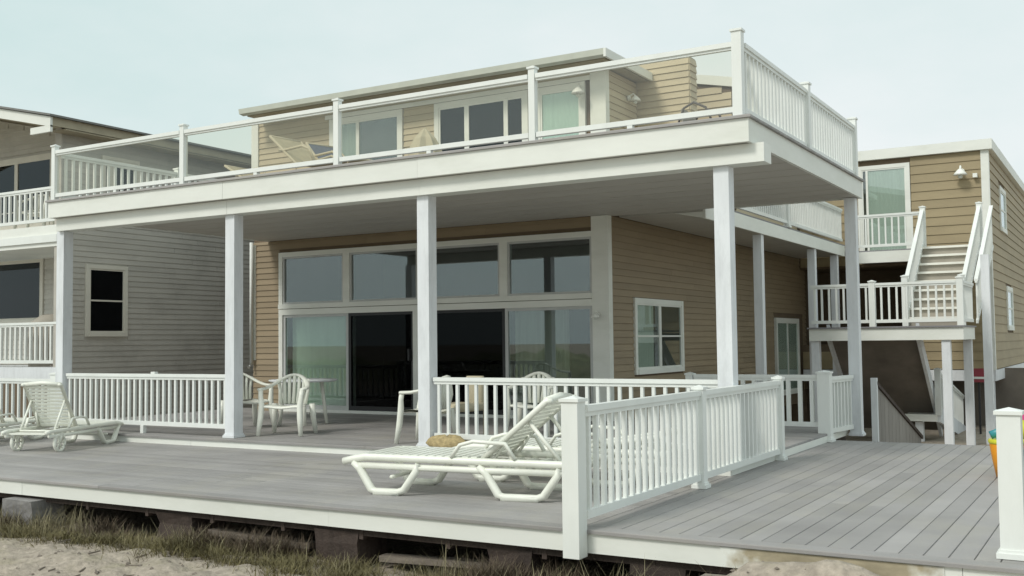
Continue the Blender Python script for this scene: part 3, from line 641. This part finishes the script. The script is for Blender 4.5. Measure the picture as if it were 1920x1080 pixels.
b = MB(); b.box(-3.06, 24.81, .36, -2.74, 24.835, .66); part('board', b, red_p, sg)
b = MB(); b.box(-3.06, 24.80, .43, -2.74, 24.809, .48); part('stripe', b, white, sg)

# ------------------------------------------------------------------ neighbouring house on the left
NX, NY0, NYB = -17.0, 12.40, 14.0
nb = thing('neighbour_house', (NX-3, 18, -.6), 'grey brown sided neighbouring house with gable roof and balconies at left', 'house')
siding_wall(nb, (NX, NY0), SD, 16, -.2, 5.42, .105, siding_nb, dep=.6, openings=[(.52, 1.5, 1.5, 2.95), (.85, 1.75, 4.1, 5.05)])
b = MB(); b.box(NX-.15, NY0+.002, -.6, NX-.002, NY0+16, 5.43); b.prism([(-26, NYB+.003, -.6), (NX-.15, NYB+.003, -.6), (NX-.15, NYB+.003, 5.43), (-21.5, NYB+.003, 6.38), (-26, NYB+.003, 5.45)], (0, .1, 0)); part('wall', b, siding_nbf, nb)
siding_wall(nb, (-26, NYB), FD, 8.85, 1.0, 6.4, .105, siding_nbf, top=lambda u: 5.38+(6.38-5.38)*min(u/4.5, (8.9-u)/4.4), openings=[(.5, 6.3, 1.9, 3.3), (.5, 6.6, 4.0, 5.45)])
b = MB(); b.box(NX-.15, NY0-.03, -.3, NX+.03, NY0+.0, 5.42); part('corner_trim', b, siding_nb, nb)
window(nb, (NX, NY0), SD, .60, 1.40, 1.62, 2.84, .075, hb=((.5, .03),), m=beige_trim, gm=dark_glass)
window(nb, (NX, NY0), SD, .92, 1.68, 4.2, 4.98, .06, vb=((.22, .1),), m=beige_trim, gm=dark_glass)
window(nb, (-26, NYB), FD, .6, 6.2, 1.95, 3.18, .09, vb=((.35, .05), (.7, .07),), m=beige_trim, gm=dark_glass)
window(nb, (-26, NYB), FD, .6, 6.5, 4.0, 5.35, .1, vb=((.3, .06), (.80, .11)), hb=((.2, .02),), m=beige_trim, gm=dark_glass)
b = MB(); b.box(-26, NY0-.05, 3.22, NX+.0, NY0-.002, 3.62); b.box(-26, NY0-.002, 3.22, NX-.16, NYB, 3.62); part('balcony_slab', b, white_trim, nb)
b = MB(); b.box(-26, NY0-.09, 3.30, NX+.0, NY0-.051, 3.44); part('balcony_trim', b, white, nb)
b = MB(); b.box(-26, NY0-.05, .74, NX+.0, NY0-.002, .98); b.box(-26, NY0-.002, .74, NX-.16, NYB, .98); part('porch_slab', b, white_post, nb)
b = MB(); b.box(-26, NY0+.0, -.6, NX-.2, NY0+.1, .73); part('skirt', b, sheath, nb)
# roof: low gable, eave along Y on the right
ex, ez = -16.6, 5.34; gxp, gzp = -21.5, 6.42; ry0 = 11.9
b = MB(); b.prism([(ex, ry0, ez), (gxp, ry0, gzp), (-26.5, ry0, ez), (-26.5, ry0, ez+.16), (gxp, ry0, gzp+.16), (ex, ry0, ez+.16)], (0, 18, 0)); rfn = part('roof', b, eave_m, nb)
b = MB(); b.prism([(ex+.02, ry0-.05, ez-.03), (gxp, ry0-.05, gzp-.03), (gxp, ry0-.05, gzp+.15), (ex+.02, ry0-.05, ez+.15)], (0, .049, 0)); b.box(ex-.55, ry0-.049, ez-.12, ex+.02, ry0-.0, ez-.0); part('rake_board', b, white_trim, rfn)
b = MB(); b.prism([(ex+.08, ry0-.1, ez+.152), (gxp, ry0-.1, gzp+.152), (gxp, ry0-.1, gzp+.19), (ex+.08, ry0-.1, ez+.19)], (0, 18.2, 0)); part('shingles', b, roof_m, rfn)
b = MB(); b.box(ex-.4, ry0+.3, ez-.03, ex-.02, 30, ez-.005); part('soffit', b, eave_m, rfn)
n1 = thing('picket_railing', (-18.5, NY0, 3.62), 'white picket railing on the neighbouring upper balcony', 'railing', 'white picket railings')
picket_run(n1, (-25, NY0), (-17.02, NY0), 3.70, 4.35, sp=.16, bw=.045)
n2 = thing('picket_railing', (-18.5, NY0, .98), 'white picket railing on the neighbouring ground floor porch', 'railing', 'white picket railings')
picket_run(n2, (-25, NY0), (-17.02, NY0), 1.05, 1.82, sp=.15, bw=.045)
b = MB(); b.lathe((-18.2, 13.1, .98), [(.42, 0), (.44, .5), (.40, .85), (.2, 1.0), (.02, 1.02)], 18)
solo('covered_grill', b, cover_m, (-18.2, 13.1, .98), 'rounded grill under a pale cover behind the neighbouring porch railing', 'grill', smooth=True)

# ------------------------------------------------------------------ furniture
def rot_place(t, x, y, z, a): t.location = (x, y, z); t.rotation_euler = (0, 0, a); return t
def lpart(name, mb, m, parent, smooth=False): return link(name, mb.mesh(name, m, (0, 0, 0), smooth), parent)
def make_lounger(label, back=48, wheels=False, BL=.80):
    """local: x from foot (0) to head, y across, z up"""
    t = thing('sun_lounger', (0, 0, 0), label, 'sun lounger', 'white plastic sun loungers')
    Lh, hw, H = 2.05, .34, .33; hx = 1.18
    for s in (-1, 1):
        yy = s*hw
        b = MB(); b.tube([(-.10, yy, H-.045), (0, yy, H-.02), (.12, yy, H), (1.2, yy, H-.01), (1.95, yy, H-.015), (Lh, yy, H-.03)], .025, 8, 1.3)
        b.tube([(.02, yy, H-.075), (1.2, yy, H-.085), (1.98, yy, H-.085)], .022, 8, 1.3); lpart('side_rail', b, plastic, t, True)
        for k, (a, c) in enumerate(((.0, .62), (1.16, 1.86))):
            if wheels and k == 1:
                b = MB(); b.tube([(1.7+.13*math.cos(q), yy, .135+.13*math.sin(q)) for q in np.linspace(0, 2*PI, 20, endpoint=False)], .026, 6, closed=True)
                for q in (0, PI/3, 2*PI/3): b.tube([(1.7+.12*math.cos(q), yy, .135+.12*math.sin(q)), (1.7-.12*math.cos(q), yy, .135-.12*math.sin(q))], .014, 6)
                lpart('wheel', b, plastic, t, True)
                b = MB(); b.tube([(1.7, yy, .135), (1.66, yy, H-.05)], .03, 6); lpart('leg', b, plastic, t, True); continue
            b = MB(); b.tube([(a, yy, H-.05), (a+.06, yy, H-.10), (a+.17, yy, .045), (a+.22, yy, .028), (c-.20, yy, .028), (c-.14, yy, .05), (c-.02, yy, H-.10), (c, yy, H-.05)], [.036, .042, .044, .04, .04, .044, .04, .036], 8, .8)
            b.box(a+.2, yy-.035, 0, c-.18, yy+.035, .045); lpart('leg', b, plastic, t, True)
    sm_ = MB().box(-.026, -hw+.01, -.012, .026, hw-.01, .012).mesh('slat', plastic)
    for i in range(15): o = link('slat', sm_, t, (.02+i*.078, 0, H+.018+(-.02 if i < 1 else 0)))
    for i in range(6): o = link('slat', sm_, t, (1.28+i*.13, 0, H-.05))
    A = math.radians(back); ca, sa = math.cos(A), math.sin(A)
    bk = MB()
    for s in (-1, 1):
        yy = s*(hw-.045); bk.tube([(hx, yy, H+.01), (hx+BL*ca, yy, H+.01+BL*sa), (hx+BL*ca+.05, yy, H+BL*sa+.01)], .027, 8)
    bk.tube([(hx+BL*ca, -hw+.045, H+.015+BL*sa), (hx+BL*ca+.01, 0, H+.04+BL*sa), (hx+BL*ca, hw-.045, H+.015+BL*sa)], .034, 8)
    bo = lpart('backrest', bk, plastic, t, True)
    for i in range(12):
        q = (i+.6)/12.3*BL
        c = Vector((hx+q*ca, 0, H+.01+q*sa)); e1 = Vector((ca, 0, sa))*.020; e2 = Vector((-sa, 0, ca))*.011; ww = hw-.06
        b = MB(); vs = [c+u*e1+v*e2+Vector((0, w, 0)) for w in (-ww, ww) for u, v in ((-1, -1), (1, -1), (1, 1), (-1, 1))]
        b.add(vs, [(0, 1, 2, 3), (7, 6, 5, 4), (0, 4, 5, 1), (1, 5, 6, 2), (2, 6, 7, 3), (3, 7, 4, 0)]); lpart('slat', b, plastic, bo)
    for s in (-1, 1):
        yy = s*(hw-.07); b = MB(); b.tube([(hx+.52*ca, yy, H+.52*sa), (hx+.62*ca+.22, yy, H-.02)], .018, 6); lpart('support_strut', b, plastic, t, True)
        if back > 20: b = MB(); b.tube([(hx+.3*ca, yy, H+.3*sa), (hx+.1, yy, H+.02)], .015, 6); lpart('hinge_arm', b, plastic, t, True)
    b = MB(); b.tube([(hx+.62*ca+.22, -hw+.07, H-.02), (hx+.62*ca+.22, hw-.07, H-.02)], .018, 6); lpart('cross_bar', b, plastic, t, True)
    for s in (-1, 1):
        b = MB(); b.tube([(.92, s*(hw+.01), H+.02), (1.0, s*(hw+.015), H+.13), (1.12, s*(hw+.015), H+.165), (1.40, s*(hw+.015), H+.15), (1.48, s*(hw+.01), H+.02)], .022, 8, .8); lpart('armrest', b, plastic, t, True)
    b = MB(); b.tube([(.36, -hw, H-.17), (.36, hw, H-.17)], .018, 6); lpart('stretcher', b, plastic, t, True)
    return t
la = make_lounger('white slatted sun lounger with raised back beside the large foreground post', 42, False, .75)
rot_place(la, -6.15, 7.83, 0, math.radians(9)); la.scale = (1.06, 1.05, 1.0)
lb = make_lounger('white slatted sun lounger lying flat, half hidden behind the foreground one', 9); rot_place(lb, -5.75, 9.0, 0, math.radians(7))
lc = make_lounger('white wheeled sun lounger with upright back at the left by the porch railing', 58, True)
rot_place(lc, -12.74, 9.95, 0, math.radians(-72)); lc.scale = (.78, .93, .84)
ld = copy_tree(lc); ld['label'] = 'white sun lounger cut off by the left edge of the photo'; rot_place(ld, -14.3, 9.9, 0, math.radians(-70))

def make_chair(label):
    t = thing('plastic_chair', (0, 0, 0), label, 'chair', 'white plastic armchairs')     # faces -y
    b = MB(); n = 8
    for j in range(n+1):
        pass
    P = []; 
    for iy in range(5):
        for ix in range(7):
            xx = -.235+.47*ix/6; yy = -.24+.46*iy/4; P.append((xx*(1-.06*iy/4), yy, .425-.022*math.cos(ix/6*2*PI-PI)*.5-.03*iy/4-(.02 if iy == 0 else 0)))
    F = [(iy*7+ix, iy*7+ix+1, (iy+1)*7+ix+1, (iy+1)*7+ix) for iy in range(4) for ix in range(6)]
    Q = [(x, y, z-.028) for x, y, z in P]; m = len(P)
    b.add(P+Q, F+[tuple(i+m for i in f[::-1]) for f in F]+[(ix+1, ix, ix+m, ix+1+m) for ix in range(6)]); lpart('seat', b, plastic, t, True)
    for (sx, s_y) in ((-1, -1), (1, -1), (-1, 1), (1, 1)):
        top = (sx*.235, s_y*.21, .44 if s_y > 0 else .62); 
        b = MB(); pts = [(sx*.285, s_y*.275, 0), (sx*.262, s_y*.24, .25), (sx*.255, s_y*.225, .42)]
        if s_y < 0: pts += [(sx*.27, -.215, .55), (sx*.275, -.20, .63)]
        b.tube(pts, [.028, .040, .040]+([.032, .032] if s_y < 0 else []), 8); lpart('leg', b, plastic, t, True)
    b = MB(); pts = []
    for k in range(17):
        a = k/16*PI; c = math.cos(a); s = math.sin(a)
        pts.append((.285*c, -.22+.50*(s**.75), .64+.19*(s**2.2)))
    b.tube(pts, .036, 8, .6); rim = lpart('back_rim', b, plastic, t, True)
    for k in range(7):
        f = (k-3)/3; b = MB()
        b.tube([(f*.165, .215, .42), (f*.19, .25, .60), (f*.205, .275-.05*f*f, .82-.05*f*f)], [.026, .023, .025], 6); lpart('back_slat', b, plastic, rim, True)
    return t
c1 = make_chair('white plastic armchair facing out at the porch edge right of the second post'); rot_place(c1, -10.05, 10.9, PZ, math.radians(20)); c1.scale = (1.08, 1.0, .98)
def chair(label, x, y, a, z=PZ, s=1.0):
    c = copy_tree(c1); c['label'] = label; rot_place(c, x, y, z, math.radians(a)); c.scale = (1.05*s, s, .98*s); return c
chair('white plastic armchair beside the patio table, half hidden by the second porch post', -11.45, 11.55, 75)
chair('white plastic armchair turned sideways, half hidden by the third porch post', -7.62, 10.78, -80)
chair('white plastic armchair behind the porch railing near the sliding doors', -6.9, 12.2, 10)
chair('white plastic armchair on the neighbouring upper balcony', -18.75, 13.1, 30, 3.62)
tb = thing('patio_table', (-11.1, 12.4, PZ), 'grey round patio table behind the porch armchairs', 'table')
b = MB(); b.lathe((-11.1, 12.4, PZ+.66), [(.50, 0), (.53, .02), (.52, .035), (.3, .04)], 26); part('table_top', b, white_post, tb, True)
for k in range(4):
    q = PI/4+k*PI/2; b = MB(); b.tube([(-11.1+.36*math.cos(q), 12.4+.36*math.sin(q), PZ), (-11.1+.28*math.cos(q), 12.4+.28*math.sin(q), PZ+.66)], .028, 8); part('leg', b, plastic, tb, True)
# beige high backed cushion chair behind the railing
bc = thing('cushioned_chair', (-7.45, 11.3, PZ), 'beige cushioned chair just behind the railing by the third porch post', 'chair')
def rbox(b, x0, y0, z0, x1, y1, z1, c=.03):
    prof = [(x0+c, y0), (x1-c, y0), (x1, y0+c), (x1, y1-c), (x1-c, y1), (x0+c, y1), (x0, y1-c), (x0, y0+c)]
    vs = []; 
    for z, k in ((z0, .7), (z0+c, 1), (z1-c, 1), (z1, .7)):
        mxx, myy = (x0+x1)/2, (y0+y1)/2; f = 1-(1-k)*.25
        vs += [(mxx+(px-mxx)*f, myy+(py-myy)*f, z) for px, py in prof]
    b.add(vs, [tuple(range(7, -1, -1)), tuple(range(24, 32))]+[(r*8+i, r*8+(i+1) % 8, (r+1)*8+(i+1) % 8, (r+1)*8+i) for r in range(3) for i in range(8)])
b = MB(); rbox(b, -7.68, 11.1, PZ+.36, -7.22, 11.55, PZ+.46); part('seat_cushion', b, beige_cloth, bc, True)
b = MB(); rbox(b, -7.52, 11.5, PZ+.42, -7.26, 11.6, PZ+.80); part('back_cushion', b, beige_cloth, bc, True)
for sx in (-7.66, -7.24):
    for s_y in (11.13, 11.53): b = MB(); b.tube([(sx, s_y, PZ), (sx, s_y, PZ+.37)], .018, 6); part('leg', b, tan_tube, bc)
# slumped straw bag at the porch edge
b = MB(); P = []
for i in range(7):
    a = i/6; rr = [.16, .23, .25, .22, .17, .10, .03][i]; zz = [0, .03, .09, .15, .19, .21, .215][i]
    for j in range(16):
        q = 2*PI*j/16; w = 1+.13*math.sin(3*q+i)+.07*math.sin(5*q-2*i); P.append((-6.86+rr*1.1*w*math.cos(q), 10.11+rr*.5*w*math.sin(q), .112+zz*.75*(1+.1*math.sin(2*q))))
b.add(P, [(i*16+j, i*16+(j+1) % 16, (i+1)*16+(j+1) % 16, (i+1)*16+j) for i in range(6) for j in range(16)]+[tuple(range(96, 112)), tuple(range(15, -1, -1))])
solo('straw_bag', b, straw_bag, (-6.86, 10.1, .112), 'slumped tan straw bag on the step right of the third porch post', 'bag', smooth=True)

# upper deck sling furniture
def sling_lounger(label, x, y, a, fab, back=38, sz=1.0):
    t = thing('sling_lounger', (0, 0, 0), label, 'sun lounger', 'tube framed loungers on the upper deck')
    A = math.radians(back); hx = 1.1; bx, bz = hx+.75*math.cos(A), .36+.75*math.sin(A)
    b = MB()
    for s in (-.3, .3):
        b.tube([(0, s, .34), (hx, s, .36), (bx, s, bz)], .02, 8)
        b.tube([(hx-.35, s, .36), (hx-.25, s, .56), (hx-.1, s, .62), (hx+.25, s, .60), (hx+.38, s, .36+.38*math.tan(A)*.8)], .02, 8)
    b.tube([(bx, -.3, bz), (bx, .3, bz)], .02, 8); b.tube([(0, -.3, .34), (0, .3, .34)], .02, 8); lpart('frame', b, tan_tube, t, True)
    for px in (.22, 1.25):
        b = MB(); b.tube([(px-.14, -.3, .35), (px-.04, -.3, .02), (px-.04, .3, .02), (px-.14, .3, .35)], .018, 8); lpart('leg', b, tan_tube, t, True)
    b = MB(); b.add([(0, -.28, .35), (0, .28, .35), (.55, -.28, .335), (.55, .28, .335), (hx, -.28, .365), (hx, .28, .365)], [(0, 2, 3, 1), (2, 4, 5, 3)]); b.prism([(0, -.28, .35), (hx, -.28, .365), (hx, .28, .365), (0, .28, .35)], (0, 0, -.012)); lpart('seat', b, fab, t)
    b = MB(); b.prism([(hx, -.28, .37), (bx, -.28, bz+.01), (bx, .28, bz+.01), (hx, .28, .37)], (.01, 0, -.012)); lpart('backrest', b, fab, t)
    rot_place(t, x, y, UZ, math.radians(a)); t.scale = (sz,)*3; return t
sling_lounger('tan lounger with raised back on the upper deck, left of the upstairs doors', -9.1, 11.5, 175, tan_sling, 40, 1.0)
sling_lounger('blue grey lounger behind the tan raised one on the upper deck', -9.3, 12.3, 168, blue_sling, 46, 1.02)
sling_lounger('low reclined tan lounger on the upper deck, nearest the neighbouring house', -11.0, 12.6, 178, tan_sling, 30, 1.0)
cg = thing('curved_chair', (-4.55, 12.2, UZ), 'dark curved tube chair at the right end of the upper deck', 'chair')
b = MB()
for s in (-.24, .24): b.tube([(-4.62, 12.2+s, UZ), (-4.68, 12.2+s, UZ+.40), (-4.60, 12.2+s, UZ+.60), (-4.47, 12.2+s, UZ+.66), (-4.32, 12.2+s, UZ+.58), (-4.22, 12.2+s, UZ+.36), (-4.18, 12.2+s, UZ)], .016, 8)
part('frame', b, brown_tube, cg, True)
b = MB(); b.box(-4.6, 11.97, UZ+.34, -4.24, 12.43, UZ+.365); part('seat', b, blue_sling, cg); b = MB(); b.box(-4.64, 11.97, UZ+.38, -4.615, 12.43, UZ+.6); part('backrest', b, cover_m, cg)
um = thing('closed_umbrella', (-9.1, 12.9, UZ), 'folded beige patio umbrella on the upper deck between two sets of doors', 'umbrella')
b = MB(); b.tube([(-9.1, 12.9, UZ), (-9.15, 12.95, UZ+1.05)], .02, 8); part('pole', b, tan_tube, um)
b = MB(); n = 14; P = []
for i, (z, r) in enumerate(((.30, .15), (.5, .22), (.7, .20), (.88, .13), (.98, .06), (1.03, .02))):
    for j in range(n): q = 2*PI*j/n; w = 1+(.22 if j % 2 else -.08); P.append((-9.13+1.1*r*w*math.cos(q), 12.92+r*w*math.sin(q), UZ+z))
b.add(P, [(i*n+j, i*n+(j+1) % n, (i+1)*n+(j+1) % n, (i+1)*n+j) for i in range(5) for j in range(n)]+[tuple(range(n-1, -1, -1)), tuple(range(5*n, 6*n))]); part('canopy', b, beige_cloth, um)

# beach toys behind the corner post
tb_ = thing('toy_bucket', (-1.07, 11.1, 0), 'orange sand bucket with yellow rim and teal spade behind the corner post', 'bucket', 'beach toys')
bx0, by0 = -1.07, 11.1
b = MB(); b.lathe((bx0, by0, .001), [(.10, 0), (.13, .16), (.155, .33), (.145, .335), (.11, .1)], 18); part('bucket', b, orange_p, tb_, True)
b = MB(); b.lathe((bx0, by0, .32), [(.155, 0), (.165, .02), (.155, .045), (.14, .04)], 18); part('rim', b, yellow_p, tb_, True)
b = MB(); b.tube([(bx0, by0, .2), (bx0-.09, by0, .40)], .016, 6); b.tube([(bx0-.08, by0, .38), (bx0-.11, by0, .45)], .05, 8, .3); part('spade', b, teal_p, tb_, True)
ct = thing('toy_crate', (-.6, 11.2, 0), 'teal plastic toy chest beside the sand bucket behind the corner post', 'toy box', 'beach toys')
b = MB(); b.box(-.95, 11.3, .002, -.3, 11.75, .25); part('chest', b, teal_p, ct)
bl = solo('beach_ball', MB().lathe((-.86, 11.5, .251), [(.02, .0), (.12, .03), (.19, .10), (.22, .19), (.19, .28), (.12, .35), (.02, .38)], 20), pink_p, (-.86, 11.5, .251), 'magenta beach ball on the toy chest at the right edge', 'ball', 'beach toys', smooth=True)
b = MB(); b.lathe((-.86, 11.5, .251), [(.195, .098), (.226, .17), (.226, .21), (.195, .282), (.15, .19)], 20); part('band', b, yellow_p, bl, True)

# ------------------------------------------------------------------ under the deck edge
def pier(x, w, m, label, h=.5, y=6.86):
    P = []; b = MB()
    for z in (-.72, -.45, -.3, -.20):
        for dx, dy in ((-1, -1), (1, -1), (1, 1), (-1, 1)): P.append((x+dx*w/2*random.uniform(.93, 1.05), y+.2+dy*.2*random.uniform(.9, 1.1), z-.004+(random.uniform(-.01, .01) if z < -.2 else 0)))
    b.add(P, [(3, 2, 1, 0), (12, 13, 14, 15)]+[(r*4+i, r*4+(i+1) % 4, r*4+4+(i+1) % 4, r*4+4+i) for r in range(3) for i in range(4)])
    solo('deck_pier', b, m, (x, y+.2, -.7), label, 'pier', 'piers under the front deck edge')
pier(-9.85, .50, concrete, 'pale grey concrete pier under the left end of the deck edge', y=6.70)
pier(-7.72, .46, old_wood, 'dark brown timber pier under the deck, next right of the concrete one')
pier(-5.78, .46, old_wood, 'dark brown timber pier below the foot of the foreground lounger')
pier(-4.1, .40, old_wood, 'dark brown timber pier just left of the large foreground post')
pier(-2.9, .40, old_wood, 'dark brown timber pier between the foreground post and the sand mound')
def plank(x0, y0, z0, x1, y1, z1, w, h, label):
    b = MB(); b.bar((x0, y0, z0), (x1, y1, z1), w, h); solo('scrap_plank', b, drift, ((x0+x1)/2, (y0+y1)/2, (z0+z1)/2), label, 'plank', 'scrap planks under the deck')
plank(-7.35, 6.98, -.36, -6.2, 7.05, -.40, .12, .05, 'grey scrap plank lying under the deck between two timber piers')
plank(-5.4, 7.0, -.42, -4.4, 7.08, -.40, .12, .05, 'grey scrap plank lying under the deck left of the foreground post')
plank(-2.45, 6.5, -.19, -1.2, 6.46, -.15, .16, .035, 'flat weathered plank half buried in the sand mound')

def blades(n, xr, yfun, hr, wr, lean, seed):
    r = np.random.default_rng(seed); V = []; Fc = []
    for i in range(n):
        x = r.uniform(*xr); y = yfun(r, x); z = 0.
        h = r.uniform(*hr); w = r.uniform(*wr); a = r.uniform(0, 2*PI); ln = r.uniform(*lean)*h; dx, dy = math.cos(a), math.sin(a); px, py = -dy*w/2, dx*w/2
        o = len(V); k = [(0, 0, 1), (.35, .55, .85), (1, 1, .1)]
        for f, g, ww in k: V += [(x+dx*ln*f-px*ww, y+dy*ln*f-py*ww, z+h*g), (x+dx*ln*f+px*ww, y+dy*ln*f+py*ww, z+h*g)]
        Fc += [(o, o+1, o+3, o+2), (o+2, o+3, o+5, o+4)]
    b = MB(); b.v = V; b.f = Fc; return b
cl = np.random.default_rng(5).uniform(-10.8, -2.6, 34)
def near_clump(r, x): return 6.42+abs(r.normal(0, .20))*(-1 if r.random() < .45 else 1)
def clumpx(n, xr, hr, wr, lean, seed, sig=.10, y0=6.45, sy_=.16, dens=None):
    r = np.random.default_rng(seed); cs = r.uniform(*xr, dens or 40); V = MB()
    for c in cs:
        yc = y0+r.normal(0, sy_); s = r.uniform(.5, 1.2)
        bb = blades(int(n/len(cs)*s*1.1), (0, 1), lambda q, x: 0, (hr[0]*s, hr[1]*s), wr, lean, int(r.integers(1e9)))
        # relocate blades around the clump
        arr = np.array(bb.v).reshape(-1, 6, 3); off = np.stack([c+r.normal(0, sig, len(arr)), yc+r.normal(0, sig*.8, len(arr))], 1)
        base = arr[:, 0:2, :2].mean(1); arr[:, :, :2] += (off-base)[:, None, :]
        arr[:, :, 2] += (ground_h(off[:, 0], off[:, 1])-.012-arr[:, 0, 2])[:, None]
        V.add(arr.reshape(-1, 3).tolist(), bb.f)
    return V
g = clumpx(22000, (-11.2, -2.5), (.03, .12), (.003, .008), (.5, 1.8), 11, .13, 6.41, .13, 130)
tag(link('dune_grass', g.mesh('dune_grass', grass_m)), 'green dune grass growing along the foot of the deck', 'grass', None, 'stuff')
g = clumpx(2600, (-11, -2.5), (.08, .30), (.003, .006), (.2, 1.1), 12, .15, 6.60, .15, 38)
tag(link('dry_stems', g.mesh('dry_stems', straw_m)), 'dry straw coloured stems among the dune grass', 'dry grass', None, 'stuff')
g = clumpx(7000, (-10.5, -2.6), (.05, .22), (.004, .010), (.3, 1.2), 13, .12, 6.74, .10, 24)
tag(link('dark_weeds', g.mesh('dark_weeds', weed_m)), 'dark reddish weeds in the shade of the deck edge', 'weeds', None, 'stuff')
# pebbles and litter on the sand
b = MB(); r = np.random.default_rng(21)
for i in range(700):
    x = r.uniform(-11, 0); y = r.uniform(5.0, 6.6); z = float(ground_h(np.array(x), np.array(y))); s = r.uniform(.006, .028)
    b.add([(x-s, y, z), (x, y-s*.8, z), (x+s*1.1, y, z), (x, y+s, z), (x, y, z+s*.7), (x, y, z-s*.3)], [(0, 1, 4), (1, 2, 4), (2, 3, 4), (3, 0, 4), (1, 0, 5), (2, 1, 5), (3, 2, 5), (0, 3, 5)])
for i in range(45):
    x = r.uniform(-11, -2.4); y = r.uniform(5.2, 6.6); a = r.uniform(0, PI); l = r.uniform(.04, .16); z = float(ground_h(np.array(x), np.array(y)))+.008
    b.bar((x, y, z), (x+l*math.cos(a), y+l*math.sin(a), z+r.uniform(-.01, .02)), .012, .012)
tag(link('pebbles', b.mesh('pebbles', drift)), 'small pebbles and bits of driftwood scattered on the sand', 'pebbles', None, 'stuff')
